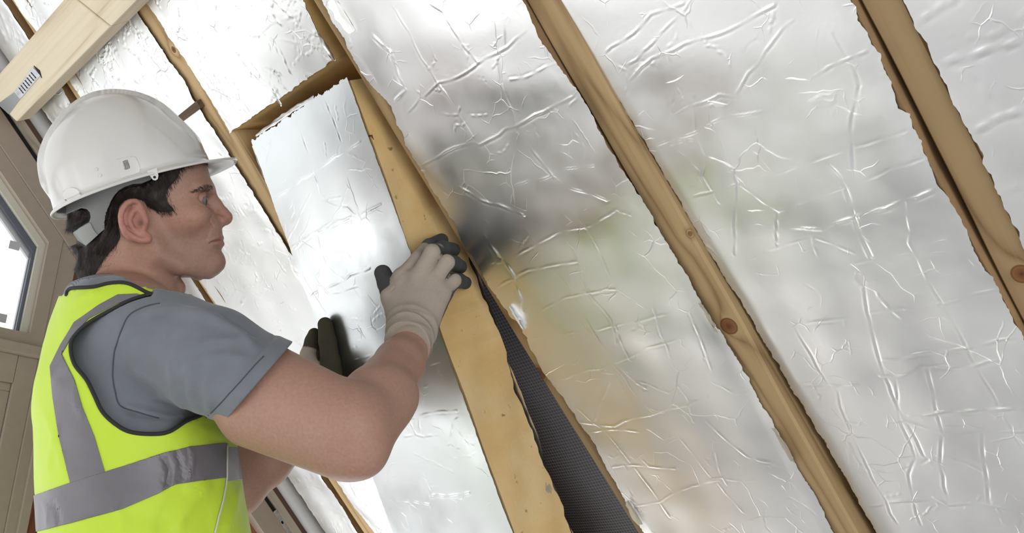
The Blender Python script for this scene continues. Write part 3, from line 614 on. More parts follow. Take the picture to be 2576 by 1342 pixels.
# nail hole in the yellow edge
qq = plane_hit(936, 345, PO + YD * PY0, YD) - PO
b = MB(); b.prism([(PY0 - .0012, qq @ QD - .004, qq @ MD + .004), (PY0 - .0012, qq @ QD + .006, qq @ MD), (PY0 - .0012, qq @ QD - .003, qq @ MD - .006)], [(PY0 + .003, qq @ QD - .004, qq @ MD + .004), (PY0 + .003, qq @ QD + .006, qq @ MD), (PY0 + .003, qq @ QD - .003, qq @ MD - .006)])
b.build('dent', plain('dent_brown', (.13, .06, .025), .9), board, local=MP)
def roof_flap(px, py, L, wv, curl, seed, mat=M_FOIL_ROUGH, parent=None, n=.006):
    y, s = roof_ys(px, py, n)
    return flap(parent, [(y, s + t * L, n) for t in np.linspace(-.5, .5, 8)], wv, curl, mat, MR, seed=seed)
bds = {o['label'][:30]: o for o in bpy.data.objects if o.get('category') == 'insulation board'}
bD = next(o for o in bpy.data.objects if 'yellow-green' in o.get('label', '')); bC = next(o for o in bpy.data.objects if 'dark gap' in o.get('label', '')); bE = next(o for o in bpy.data.objects if 'wide pale' in o.get('label', ''))
roof_flap(1296, 800, .045, (-.016, 0, 0), 1.5, 11, parent=bD); roof_flap(865, 25, .07, (.02, 0, 0), 1.7, 12, parent=bD); None

roof_flap(822, 118, .05, (-.018, 0, 0), 2.0, 15, parent=bC); roof_flap(695, 240, .03, (0, .010, 0), 1.2, 17, parent=bC)
MPAPER = plain('torn_backing_paper', (.60, .54, .44), .85)
roof_flap(1778, 800, .05, (-.010, 0, 0), .8, 18, MPAPER, bD, .009); roof_flap(1965, 1120, .06, (-.014, 0, 0), .9, 19, MPAPER, bD, .009); roof_flap(1600, 1290, .05, (.012, 0, 0), .9, 20, MPAPER, bD, .009)

ya_, yb_ = float(tC_l(SB)) - .002, float(tC_r(SB)) + .001; ya_ = min(ya_, RAFT[1][0] - .0015); yb_ = max(yb_, RAFT[2][1] + .0015)
b = MB(); b.prism([(yb_, SB - .01, -.004), (yb_, SB + .001, -.004), (yb_, SB + .062, -.147), (yb_, SB - .01, -.147)], [(ya_, SB - .01, -.004), (ya_, SB + .001, -.004), (ya_, SB + .062, -.147), (ya_, SB - .01, -.147)])
b.build('cut_face', M_FOAM, bC, local=MR)
# ------------------------------------------------------------------ purlin under the rafters, with its connector
SP0, SP1, NP0, NP1 = -0.474, -0.377, 0.010, 0.068
ZL = Matrix(((0, RD[0], ND[0], RO[0]), (1, RD[1], ND[1], RO[1]), (0, RD[2], ND[2], RO[2]), (0, 0, 0, 1)))
pur = empty('purlin', tuple(roof_pt(2.0, -.42, .03)), 'pale planed purlin end with a metal connector, crossing the top left corner', 'purlin')
b = MB(); b.prism([(2.315, SP0, NP0), (2.315, SP1 - .012, NP0), (2.300, SP1, NP0 + .02), (2.285, SP1 - .004, NP1), (2.325, SP0, NP1)], [(1.835, SP0, NP0), (1.775, SP1 - .012, NP0), (1.775, SP1, NP0 + .02), (1.780, SP1 - .004, NP1), (1.835, SP0, NP1)])
b.build('beam', M_PURLIN, pur, local=ZL, bevel=.003)
pur2 = empty('purlin', tuple(roof_pt(1.5, -.42, .03)), 'second length of pale purlin butted on at the very top edge, left', 'purlin')
b = MB(); b.prism([(1.833, SP0, NP0), (1.773, SP1 - .012, NP0), (1.773, SP1, NP0 + .02), (1.778, SP1 - .004, NP1 - .002), (1.833, SP0, NP1 - .002)], [(0.9, SP0, NP0), (0.9, SP1 - .012, NP0), (0.9, SP1, NP0 + .02), (0.9, SP1 - .004, NP1 - .002), (0.9, SP0, NP1 - .002)])
b.build('beam', M_PURLIN, pur2, local=ZL, bevel=.003)
def pp(px, py, n): y, s = roof_ys(px, py, n); return np.array([y, s, n])
q4 = [pp(36, 232, .0695), pp(83, 170, .0695), pp(101, 190, .0695), pp(50, 250, .0695)]
b = MB(); b.prism(q4, [q - np.array([0, 0, .0018]) for q in q4]); plate = b.build('connector_plate', M_GALV, pur, local=ZL)
q5 = [pp(36, 232, .069), pp(50, 250, .069), pp(22, 288, .069), pp(-6, 262, .069)]
b = MB(); b.prism(q5, [q - np.array([0, 0, .0016]) for q in q5]); b.build('connector_strap', plain('smooth_zinc', (.36, .36, .37), .45, metal=.8), pur, local=ZL)
b = MB()
for i in range(7):
    for j in range(3):
        t, w_ = .22 + .105 * i, .25 + .25 * j
        p_ = q4[0] * (1 - t) * (1 - w_) + q4[1] * t * (1 - w_) + q4[2] * t * w_ + q4[3] * (1 - t) * w_
        d = nrm(q4[3] - q4[0]); d2 = nrm(q4[1] - q4[0])
        b.prism([p_ + d * .0030 + d2 * .0006 + np.array([0, 0, .0009]), p_ - d2 * .0014 + np.array([0, 0, .0009]), p_ - d * .0030 + np.array([0, 0, .0009]), p_ + d2 * .0012 + np.array([0, 0, .0009])], [p_ + d * .0030, p_ - d2 * .0014, p_ - d * .0030, p_ + d2 * .0012])
o = b.build('punched_slots', M_BLACK, plate, local=ZL); o['kind'] = 'stuff'
q6 = [pp(84, 166, .0695), pp(99, 178, .0695), pp(104, 197, .0695), pp(101, 190, .0695)]
b = MB(); b.prism(q6, [q - np.array([0, 0, .0015]) for q in q6]); b.build('saw_notch', M_BLACK, pur, local=ZL)

# ================================================================== the worker
# ---- small signed-distance modelling kit
def smin(a, b, k):
    if k <= 0: return np.minimum(a, b)
    h = np.clip(0.5 + 0.5 * (b - a) / k, 0, 1); return b + (a - b) * h - k * h * (1 - h)
def smax(a, b, k): return -smin(-a, -b, k)
def rc(P, a, ra, b, rb):
    a = np.asarray(a, float); b = np.asarray(b, float); ab = b - a
    t = np.clip(((P - a) @ ab) / (ab @ ab + 1e-12), 0, 1)
    return np.linalg.norm(P - a - t[:, None] * ab, axis=1) - (ra + (rb - ra) * t)
def ball(P, c, r): return np.linalg.norm(P - np.asarray(c), axis=1) - r
def ell(P, c, rad, axes=None):
    q = P - np.asarray(c)
    if axes is not None: q = q @ np.asarray(axes).T
    rad = np.asarray(rad); k0 = np.linalg.norm(q / rad, axis=1); k1 = np.linalg.norm(q / rad ** 2, axis=1)
    return k0 * (k0 - 1) / np.maximum(k1, 1e-9)
def chain(P, pts, k=0.0):
    d = None
    for (a, ra), (b, rb) in zip(pts[:-1], pts[1:]):
        e = rc(P, a, ra, b, rb); d = e if d is None else smin(d, e, k)
    return d
def chunk(f, P, n=400000):
    return np.concatenate([f(P[i:i + n]) for i in range(0, len(P), n)]) if len(P) else np.zeros(0)
def mesh_sdf(f, lo, hi, h):
    """surface nets on a lattice of cell h; only blocks near the surface are evaluated"""
    lo, hi = np.minimum(lo, hi), np.maximum(lo, hi); B = 8; nb = np.ceil((np.asarray(hi) - lo) / (h * B)).astype(int); n = nb * B + 1
    D = np.full(n, 1.0, np.float32)
    bc = np.stack(np.meshgrid(*[np.arange(k) for k in nb], indexing='ij'), -1).reshape(-1, 3)
    dc = chunk(f, lo + (bc + .5) * h * B)
    for c, d in zip(bc[dc < 0], dc[dc < 0]): D[c[0] * B:c[0] * B + B + 1, c[1] * B:c[1] * B + B + 1, c[2] * B:c[2] * B + B + 1] = -1.0
    near = bc[np.abs(dc) < h * B * 1.25]
    g = np.stack(np.meshgrid(*[np.arange(B + 1)] * 3, indexing='ij'), -1).reshape(-1, 3)
    idx = (near[:, None, :] * B + g[None]).reshape(-1, 3)
    flat = np.unique(np.ravel_multi_index(idx.T, n)); ijk = np.stack(np.unravel_index(flat, n), 1)
    D.ravel()[flat] = chunk(f, lo + ijk * h)
    s = D < 0
    cs = s[:-1, :-1, :-1].astype(np.int8)
    for d in [(0,0,1),(0,1,0),(0,1,1),(1,0,0),(1,0,1),(1,1,0),(1,1,1)]:
        cs = cs + s[d[0]:n[0] - 1 + d[0], d[1]:n[1] - 1 + d[1], d[2]:n[2] - 1 + d[2]]
    cells = np.argwhere((cs > 0) & (cs < 8))
    cid = np.full(np.array(n) - 1, -1, np.int32); cid[tuple(cells.T)] = np.arange(len(cells))
    acc = np.zeros((len(cells), 3)); cnt = np.zeros(len(cells))
    cor = [(i, j, k) for i in (0, 1) for j in (0, 1) for k in (0, 1)]
    for a in cor:
        for ax in range(3):
            if a[ax]: continue
            b_ = list(a); b_[ax] = 1
            da = D[tuple((cells + a).T)]; db = D[tuple((cells + b_).T)]; m_ = (da < 0) != (db < 0)
            t = np.where(m_, da / np.where(m_, da - db, 1), 0); p = np.array(a, float) + np.zeros((len(cells), 3)); p[:, ax] += t
            acc[m_] += p[m_]; cnt[m_] += 1
    V = lo + (cells + acc / cnt[:, None]) * h
    Q = []
    for ax in range(3):
        u, v = (ax + 1) % 3, (ax + 2) % 3
        sl0 = [slice(None)] * 3; sl1 = [slice(None)] * 3; sl0[ax] = slice(0, -1); sl1[ax] = slice(1, None)
        ch = s[tuple(sl0)] != s[tuple(sl1)]; e = np.argwhere(ch)
        e = e[(e[:, u] > 0) & (e[:, v] > 0) & (e[:, u] < n[u] - 1) & (e[:, v] < n[v] - 1)]
        inside = s[tuple(e.T)]
        q = []
        for (du, dv) in ((-1, -1), (0, -1), (0, 0), (-1, 0)):
            c = e.copy(); c[:, u] += du; c[:, v] += dv; q.append(cid[tuple(c.T)])
        q = np.stack(q, 1); q[~inside] = q[~inside][:, ::-1]; Q.append(q)
    Q = np.concatenate(Q); Q = Q[(Q >= 0).all(1)]
    return V, Q
def grad(f, V, e=4e-4):
    g = np.stack([chunk(f, V + d) - chunk(f, V - d) for d in np.eye(3) * e], 1) / (2 * e)
    return g
def project(f, V, it=2):
    for _ in range(it):
        d = chunk(f, V); g = grad(f, V); V = V - np.clip(d / np.maximum((g * g).sum(1), .05), -.004, .004)[:, None] * g
    return V
def tri(Q): return np.concatenate([Q[:, [0, 1, 2]], Q[:, [0, 2, 3]]])
def subdiv(V, T, sel):
    """split every selected triangle 1:4 (and neighbours conformally by edge midpoints)"""
    E_ = np.sort(np.concatenate([T[:, [0, 1]], T[:, [1, 2]], T[:, [2, 0]]]), 1)
    key = E_[:, 0].astype(np.int64) * len(V) + E_[:, 1]; uk, inv = np.unique(key, return_inverse=True)
    split = np.zeros(len(uk), bool); n = len(T); s3 = np.concatenate([sel, sel, sel]); split[inv[s3]] = True
    mid = np.full(len(uk), -1, np.int64); mid[split] = len(V) + np.arange(split.sum())
    a, b_ = uk[split] // len(V), uk[split] % len(V); V2 = np.concatenate([V, (V[a] + V[b_]) / 2])
    m = np.stack([mid[inv[:n]], mid[inv[n:2 * n]], mid[inv[2 * n:]]], 1); c = (m >= 0).sum(1); out = [T[c == 0]]
    t, k = T[c == 3], m[c == 3]
    out += [np.stack([t[:, 0], k[:, 0], k[:, 2]], 1), np.stack([k[:, 0], t[:, 1], k[:, 1]], 1), np.stack([k[:, 2], k[:, 1], t[:, 2]], 1), k]
    for i in range(3):
        j, l = (i + 1) % 3, (i + 2) % 3
        q = (c == 1) & (m[:, i] >= 0); t, k = T[q], m[q][:, i]
        out += [np.stack([t[:, i], k, t[:, l]], 1), np.stack([k, t[:, j], t[:, l]], 1)]
        q = (c == 2) & (m[:, i] < 0); t, k1, k2 = T[q], m[q][:, j], m[q][:, l]
        out += [np.stack([t[:, i], t[:, j], k1], 1), np.stack([t[:, i], k1, k2], 1), np.stack([k1, t[:, l], k2], 1)]
    return V2, np.concatenate(out)
def clip(V, T, val, extra=None):
    """keep val<0; cut triangles along val=0"""
    ins = val[T] < 0; c = ins.sum(1); keep = [T[c == 3]]; newV = []; cache = {}; base = len(V)
    E1 = []
    def add(i, o): E1.append(np.stack([i, o], 1)); return sum(len(x) for x in E1[:-1]) + np.arange(len(i)) + base
    for k in range(3):
        l, m_ = (k + 1) % 3, (k + 2) % 3
        t = T[(c == 1) & ins[:, k]]
        if len(t):
            p, q = add(t[:, k], t[:, l]), add(t[:, k], t[:, m_]); keep.append(np.stack([t[:, k], p, q], 1))
        t = T[(c == 2) & ~ins[:, k]]
        if len(t):
            p, q = add(t[:, l], t[:, k]), add(t[:, m_], t[:, k]); keep += [np.stack([p, t[:, l], t[:, m_]], 1), np.stack([p, t[:, m_], q], 1)]
    Tn = np.concatenate(keep)
    if E1:
        e = np.concatenate(E1); key = e.min(1).astype(np.int64) * base + e.max(1); uk, first, inv = np.unique(key, return_index=True, return_inverse=True)
        e = e[first]; t = val[e[:, 0]] / (val[e[:, 0]] - val[e[:, 1]]); NV = V[e[:, 0]] + (V[e[:, 1]] - V[e[:, 0]]) * t[:, None]
        V = np.concatenate([V, NV]); mp = np.concatenate([np.arange(base), base + inv]); Tn = mp[Tn]
    used = np.unique(Tn); rm = np.full(len(V), -1); rm[used] = np.arange(len(used))
    Tn = rm[Tn]; Tn = Tn[(Tn[:, 0] != Tn[:, 1]) & (Tn[:, 1] != Tn[:, 2]) & (Tn[:, 0] != Tn[:, 2])]
    return V[used], Tn
def polysd(P, poly):
    """signed distance to a closed 2-D polygon, negative inside"""
    poly = np.asarray(poly, float); d = np.full(len(P), 1e9); ins = np.zeros(len(P), bool)
    for a, b_ in zip(poly, np.roll(poly, -1, 0)):
        e = b_ - a; w = P - a; t = np.clip((w @ e) / (e @ e + 1e-12), 0, 1); d = np.minimum(d, np.linalg.norm(w - t[:, None] * e, axis=1))
        c = ((a[1] <= P[:, 1]) & (b_[1] > P[:, 1])) | ((b_[1] <= P[:, 1]) & (a[1] > P[:, 1]))
        x = a[0] + (P[:, 1] - a[1]) / (e[1] if e[1] else 1e-9) * e[0]; ins ^= c & (P[:, 0] < x)
    return np.where(ins, -d, d)
def smooth_poly(pts, closed=True, n=8):
    p = np.asarray(pts, float); out = []; N_ = len(p); rngi = range(N_ if closed else N_ - 1)
    for i in rngi:
        p0, p1, p2, p3 = (p[(i + o) % N_] if closed else p[min(max(i + o, 0), N_ - 1)] for o in (-1, 0, 1, 2))
        for t in np.linspace(0, 1, n, endpoint=False):
            out.append(.5 * ((2 * p1) + (p2 - p0) * t + (2 * p0 - 5 * p1 + 4 * p2 - p3) * t * t + (3 * p1 - p0 - 3 * p2 + p3) * t ** 3))
    if not closed: out.append(p[-1])
    return np.array(out)
def vnormals(V, T):
    n = np.zeros_like(V); fn = np.cross(V[T[:, 1]] - V[T[:, 0]], V[T[:, 2]] - V[T[:, 0]])
    for k in range(3): np.add.at(n, T[:, k], fn)
    return n / np.maximum(np.linalg.norm(n, axis=1), 1e-12)[:, None]
def thicken(V, T, t):
    """give a cloth sheet a thickness inward by t, with closed rims"""
    n = vnormals(V, T); k = len(V); E_ = np.concatenate([T[:, [0, 1]], T[:, [1, 2]], T[:, [2, 0]]])
    key = np.sort(E_, 1)[:, 0].astype(np.int64) * k + np.sort(E_, 1)[:, 1]; u, inv, cn = np.unique(key, return_inverse=True, return_counts=True)
    be = E_[cn[inv] == 1]
    rim = np.concatenate([np.stack([be[:, 1], be[:, 0], be[:, 0] + k], 1), np.stack([be[:, 1], be[:, 0] + k, be[:, 1] + k], 1)])
    return np.concatenate([V, V - n * t]), np.concatenate([T, T[:, ::-1] + k, rim])
def vnoise(P, f, seed=0):
    r = np.random.default_rng(seed); out = np.zeros(len(P))
    for i in range(6):
        d = nrm(r.normal(size=3)) * f * r.uniform(.6, 1.5); out += np.sin(P @ d + r.uniform(0, 6.28) + 1.5 * np.sin(P @ (nrm(r.normal(size=3)) * f * .6)))
    return out / 6

# ---- frames: head, torso
UP = np.array([0, 0, 1.0])
HD = 1.75; SCL = HD / 1.68; HO = W(370, 520, HD); hw = nrm(ray(370, 520)); ha = nrm(CAM_R - hw * (CAM_R @ hw)); hb = np.cross(ha, hw)
YAW, ROLL = math.radians(-5), math.radians(6)
HF = ha * math.cos(YAW) + hw * math.sin(YAW); HC = np.cross(HF, hb); HL = HC * math.cos(ROLL) + hb * math.sin(ROLL); HU = hb * math.cos(ROLL) - HC * math.sin(ROLL)
HM = np.stack([HF, HU, HL])                          # rows: forward, up, person's right
def H(P): return (P - HO) @ HM.T / SCL
def hp(px, py, l=0.0): return HM @ (plane_hit(px, py, HO + HL * l * SCL, HL) - HO) / SCL      # local head coords of the point seen at (px,py) at lateral l
def hx(q): return HO + SCL * np.asarray(q) @ HM
T0 = hx(hp(338, 745)); tw = ray(338, 900); tw[2] = 0; tw = nrm(tw); TY = math.radians(10)
TL = -(tw * math.cos(TY)) + np.cross(tw, UP) * math.sin(TY) * -1.0
TL = nrm(TL); TF = np.cross(UP, TL); TM = np.stack([TF, UP, TL])
if TF @ CAM_R < 0: TF = -TF
def Tq(P): return (P - T0) @ TM.T
def tp(px, py, l=0.0): return TM @ (plane_hit(px, py, T0 + TL * l, TL) - T0)
def tx(q): return T0 + np.asarray(q) @ TM
# ---- head
PROF = [(400, 506), (424, 521), (455, 531.5), (472, 534.5), (488, 532), (505, 532), (530, 536), (560, 545), (575, 548), (600, 547.5), (622, 549), (631, 550.5), (648, 555.5), (662, 557), (677, 552), (690, 533), (700, 505)]
pf = np.array([hp(x, y)[:2] for y, x in PROF]); pf = pf[np.argsort(pf[:, 1])]
LW = [(400, .062), (430, .0715), (470, .072), (500, .0705), (540, .067), (580, .0615), (620, .0545), (650, .047), (672, .038), (688, .027), (700, .016)]
lw = np.array([(hp(400, y)[1], w) for y, w in LW]); lw = lw[np.argsort(lw[:, 0])]
LB = [(400, 320), (470, 325), (540, 330), (600, 350), (640, 384), (665, 420), (685, 455), (700, 480)]
lb = np.array([hp(x, y)[:2] for y, x in LB]); lb = lb[np.argsort(lb[:, 1])]
LCn = [(400, 395), (500, 405), (560, 410), (620, 425), (660, 450), (690, 480), (700, 495)]
lc = np.array([hp(x, y)[:2] for y, x in LCn]); lc = lc[np.argsort(lc[:, 1])]
EYE = hp(502, 505, .033); EYE_R = .0122
ear_c = hp(345, 555, .082)
def earpt(px, py, l): return hp(px, py, l)
EAR_RIM = [(354, 522, .083), (345, 509, .086), (330, 507, .092), (314, 518, .097), (305, 537, .099), (305, 558, .097), (313, 578, .093), (330, 594, .088), (352, 604, .084), (372, 604, .082)]
EAR_IN = [(352, 590, .080), (333, 575, .084), (325, 555, .087), (332, 535, .086), (345, 525, .083)]
ear_rim = list(smooth_poly(np.array([earpt(*p) for p in EAR_RIM]), False, 3)); ear_in = list(smooth_poly(np.array([earpt(*p) for p in EAR_IN]), False, 3))
EXA, EXB = hp(500, 606)[1], hp(500, 540)[1]
def head_sdf(q):
    q = q.copy(); f, u, l = q[:, 0], q[:, 1], q[:, 2]; al = np.abs(l); qa = np.stack([f, u, al], 1)
    cran = ell(q, hp(345, 432), (.095, .083, .0755))
    ff = np.interp(u, pf[:, 1], pf[:, 0]); w = np.interp(u, lw[:, 0], lw[:, 1]); fb = np.interp(u, lb[:, 1], lb[:, 0]); fc = np.interp(u, lc[:, 1], lc[:, 0])
    a = np.where(f > fc, ff - fc, fc - fb); ex = np.where(f > fc, np.interp(u, [EXA, EXB], [1.88, 2.35]), 2.35)
    v = ((np.abs(f - fc) / a) ** ex + (al / w) ** ex) ** (1 / ex) - 1
    loft = v * w * .95
    ub, ut = hp(500, 697)[1], hp(500, 405)[1]
    loft = smax(loft, np.maximum(ub - u, u - ut), .008)
    d = smin(cran, loft, .018)
    P2 = lambda x, y, ll=0.0: hp(x, y, ll)
    # brow ridge, socket, cheekbone
    d = smin(d, chain(qa, [(P2(521, 477, .006), .010), (P2(517, 475, .022), .011), (P2(497, 478, .044), .009)]), .012)
    d = smax(d, -ell(qa, EYE + np.array([.010, -.001, .002]), (.017, .0115, .019)), .012)
    d = smin(d, ell(qa, P2(478, 545, .050), (.026, .018, .017)), .022)
    d = smin(d, ell(qa, P2(523, 590, .020), (.018, .026, .018)), .020)
    # eyelids round the eyeball, slit open to the front
    lid = ball(qa, EYE, EYE_R + .0016); e = qa - EYE; slit = np.abs(e[:, 1] + .0002) - np.clip((e[:, 0] - .0042) * .62, 0, .0040)
    slit = np.where(e[:, 0] > .0042, slit, 1.0)
    lid = np.maximum(lid, -slit * .9); d = smin(d, lid, .0035)
    d = np.maximum(d, -ball(qa, EYE, EYE_R - .0002))
    # nose
    d = smin(d, chain(q, [(P2(527, 486), .0085), (P2(543, 517), .0098), (P2(559, 539), .0105), (P2(564.5, 547.5), .0125)], .004), .0075)
    d = smin(d, ell(qa, P2(549, 556, .0125), (.0125, .0078, .0072)), .006)
    d = smin(d, rc(q, P2(560, 556), .006, P2(550, 566), .0055), .005)
    d = smax(d, -chain(qa, [(P2(536, 541, .0165), .0012), (P2(531, 557, .0185), .0015), (P2(539, 568, .0150), .0012)], .002), .005)
    d = smax(d, -ell(qa, P2(556, 562.5, .0068), (.0058, .0032, .0030)), .002)
    # lips
    d = smin(d, ell(q, P2(546, 598.5), (.0105, .0062, .0225)), .005)
    d = smin(d, ell(q, P2(546, 614.5), (.0112, .0068, .0205)), .005)
    d = smax(d, -chain(qa, [(P2(558, 605), .0016), (P2(551, 606, .011), .0019), (P2(535, 610, .0235), .0021)]), .0022)
    d = smax(d, -ell(q, P2(556, 583), (.004, .009, .004)), .006)
    d = smin(d, ell(q, P2(541, 660), (.0135, .0150, .0200)), .014)
    # jaw
    d = smin(d, chain(qa, [(P2(372, 590, .064), .010), (P2(398, 642, .056), .013), (P2(455, 672, .042), .012), (P2(520, 682, .018), .011)]), .022)
    # neck
    nk = rc(q, P2(352, 590), .060, P2(340, 790), .0635); d = smin(d, nk, .022)
    d = smin(d, rc(qa, P2(330, 610, .055), .012, P2(420, 765, .018), .012), .02)
    d = smin(d, ball(q, P2(445, 728), .012), .014)
    d = smin(d, ell(q, P2(266, 556), (.043, .060, .052)), .03)
    d = smin(d, rc(q, P2(288, 640), .032, P2(270, 760), .044), .03)
    # ears
    plate = np.full(len(q), 9.0); near = (np.linalg.norm(qa - ear_c, axis=1) < .07)
    if near.any():
        z = qa[near]
        rim = chain(z, [(p, .0036 + .0012 * (i / len(ear_rim)) ** 3) for i, p in enumerate(ear_rim)], .002)
        inn = chain(z, [(p, .0040) for p in ear_in], .002)
        pl = ell(z, hp(335, 556, .080), (.0205, .030, .0085))
        pl = smax(pl, -ell(z, hp(340, 560, .0905), (.0135, .0190, .0085)), .003)
        pl = smin(pl, rim, .004); pl = smin(pl, inn, .003)
        pl = smin(pl, ell(z, hp(367, 557, .080), (.0042, .0075, .0045)), .003)
        pl = smin(pl, ell(z, hp(366, 598, .0795), (.0095, .0078, .0048)), .004)
        plate[near] = pl
        d = d.copy(); d = smin(d, plate, .004)
    return d
# ---- joints (picture point + depth from the camera)
SHR = tx(tp(395, 838, .185)); ELR = W(893, 1083, 1.405); WRR = W(1036, 868, 1.665)
SHL = tx(tp(395, 838, .185) * np.array([1, 1, -1])); WRL = W(830, 1010, 1.95); ELL = W(590, 1232, 1.785)
print('arm lengths', [round(float(np.linalg.norm(a - c)), 3) for a, c in ((SHR, ELR), (ELR, WRR), (SHL, ELL), (ELL, WRL))], 'joints z', SHR, SHL, hx((0, .14, 0)))
TORSO = [(735, 235, 425, .075), (765, 225, 440, .125), (800, 206, 468, .165), (860, 182, 500, .176), (930, 160, 528, .182), (1020, 142, 552, .182), (1100, 134, 566, .178), (1240, 134, 584, .168), (1342, 140, 602, .165), (1480, 146, 614, .172), (1620, 150, 616, .178), (1760, 170, 590, .165)]
tb = np.array([[tp(x0, y)[0], tp(x1, y)[0], tp((x0 + x1) / 2, y)[1], w] for y, x0, x1, w in TORSO]); tb = tb[np.argsort(tb[:, 2])]
def torso_sdf(P):
    q = Tq(P); u = q[:, 1]; x0 = np.interp(u, tb[:, 2], tb[:, 0]); x1 = np.interp(u, tb[:, 2], tb[:, 1]); w = np.interp(u, tb[:, 2], tb[:, 3]) * 1.04
    c = (x0 + x1) / 2; a = (x1 - x0) / 2; ex = 2.3
    v = ((np.abs(q[:, 0] - c) / a) ** ex + (np.abs(q[:, 2]) / w) ** ex) ** (1 / ex) - 1
    d = v * np.minimum(a, w) * .9
    d = smax(d, np.maximum(tb[0, 2] - u, u - tb[-1, 2]), .03)
    qa = np.stack([q[:, 0], q[:, 1], np.abs(q[:, 2])], 1)
    d = smin(d, rc(qa, tp(300, 762, .03), .044, tp(375, 818, .155), .053), .04)
    d = smin(d, rc(qa, tp(268, 866, .08), .05, tp(232, 1000, .09), .05), .03)
    return d
def arms_sdf(P):
    ux = nrm(ELR - SHR)
    d = chain(P, [(SHR, .060), (SHR + (ELR - SHR) * .45, .058), (ELR - ux * .02, .0545)], .02)
    fx = nrm(WRR - ELR)
    d = smin(d, chain(P, [(ELR, .043), (ELR + (WRR - ELR) * .32, .0455), (ELR + (WRR - ELR) * .75, .035), (WRR, .029), (WRR + fx * .03, .027)], .012), .022)
    d = smin(d, ball(P, W(914, 1146, 1.395), .024), .022)            # elbow point
    d = smin(d, rc(P, W(912, 1135, 1.40), .026, W(985, 1000, 1.50), .036), .02)
    d = smin(d, rc(P, W(640, 1034, 1.465), .050, W(868, 1116, 1.415), .048), .02)
    ul = nrm(ELL - SHL)
    e = chain(P, [(SHL, .058), (SHL + (ELL - SHL) * .45, .053), (ELL, .043)], .02)
    e = smin(e, chain(P, [(ELL, .042), (ELL + (WRL - ELL) * .3, .043), (ELL + (WRL - ELL) * .75, .033), (WRL, .028)], .01), .02)
    return np.minimum(d, e)
HIPR = tx((tb[1, 0] * .5 + tb[1, 1] * .5 - .01, -1.0, .0)); zf = lambda z: z - T0[2]
LEGS = []
for sg in (1, -1):
    cx_ = (tb[1, 0] + tb[1, 1]) / 2
    LEGS.append([np.array([cx_, zf(.90), .088 * sg]), np.array([cx_ + .03, zf(.50), .105 * sg]), np.array([cx_ - .01, zf(.10), .125 * sg])])
def legs_sdf(P, e=0.0):
    q = Tq(P); d = None
    for h_, k_, a_ in LEGS:
        x = chain(q, [(h_, .085 + e), ((h_ + k_) / 2, .074 + e), (k_, .056 + e * 1.2), ((k_ * .6 + a_ * .4), .055 + e * 1.4), (a_, .040 + e * 2)], .02); d = x if d is None else np.minimum(d, x)
    return d
def body_sdf(P):
    d = np.full(len(P), .3); lowz = P[:, 2] < 1.0
    m_ = P[:, 2] > .7
    if m_.any(): d[m_] = torso_sdf(P[m_])
    q = H(P); m_ = np.linalg.norm(q - np.array([0, -.03, 0]), axis=1) < .30
    if m_.any(): d[m_] = smin(d[m_], head_sdf(q[m_]) * SCL, .012)
    m_ = P[:, 2] > .95
    if m_.any(): d[m_] = smin(d[m_], arms_sdf(P[m_]), .006)
    m_ = P[:, 2] < 1.05
    if m_.any(): d[m_] = smin(d[m_], legs_sdf(P[m_]), .03)
    return d
man = empty('person', tuple(tx((0, -T0[2], 0))), 'person in white hard hat and yellow hi-vis vest pushing an insulation board into the roof', 'person')
lo = np.minimum.reduce([tx((-.3, -T0[2], -.36)), tx((.5, -T0[2], .36)), tx((-.3, 0, .4)), SHL - .1, ELR - .12, WRL - .1, WRR - .1]); hi = np.maximum.reduce([hx((.14, .16, .1)) + .06, ELR + .1, WRR + .1, WRL + .1, SHR + .12, SHL + .1, tx((-.2, .2, 0)), tx((.4, 0, .3))])
lo[2] = .03
V, Q = mesh_sdf(body_sdf, lo - .03, hi + .03, .0062); T = tri(Q)
for lev, rad in ((0, 'exp'), (1, 'head'), (2, 'face')):
    cen = V[T].mean(1); q = H(cen)
    if rad == 'exp': sel = (q[:, 1] > -.17) | ((np.abs(arms_sdf(cen)) < .012) & (Tq(cen)[:, 0] > .16))
    elif rad == 'head': sel = (q[:, 1] > -.125) & (q[:, 1] < .060)
    else: sel = (q[:, 1] > -.11) & (q[:, 1] < .045) & (((q[:, 0] > .075) & (q[:, 2] > -.015)) | ((np.linalg.norm(q - ear_c, axis=1) < .045)))
    V, T = subdiv(V, T, sel)
V = project(body_sdf, V, 2)
qe = H(V); es_ = np.linalg.norm(np.stack([qe[:, 0], qe[:, 1], np.abs(qe[:, 2])], 1) - ear_c, axis=1) < .046; es_ &= np.abs(qe[:, 2]) > .070
for _ in range(4):                                   # relax the ear a little
    acc = np.zeros_like(V); cnt = np.zeros(len(V))
    for a_, c_ in ((0, 1), (1, 2), (2, 0)):
        np.add.at(acc, T[:, a_], V[T[:, c_]]); np.add.at(cnt, T[:, a_], 1); np.add.at(acc, T[:, c_], V[T[:, a_]]); np.add.at(cnt, T[:, c_], 1)
    V[es_] = V[es_] * .45 + .55 * acc[es_] / cnt[es_][:, None]
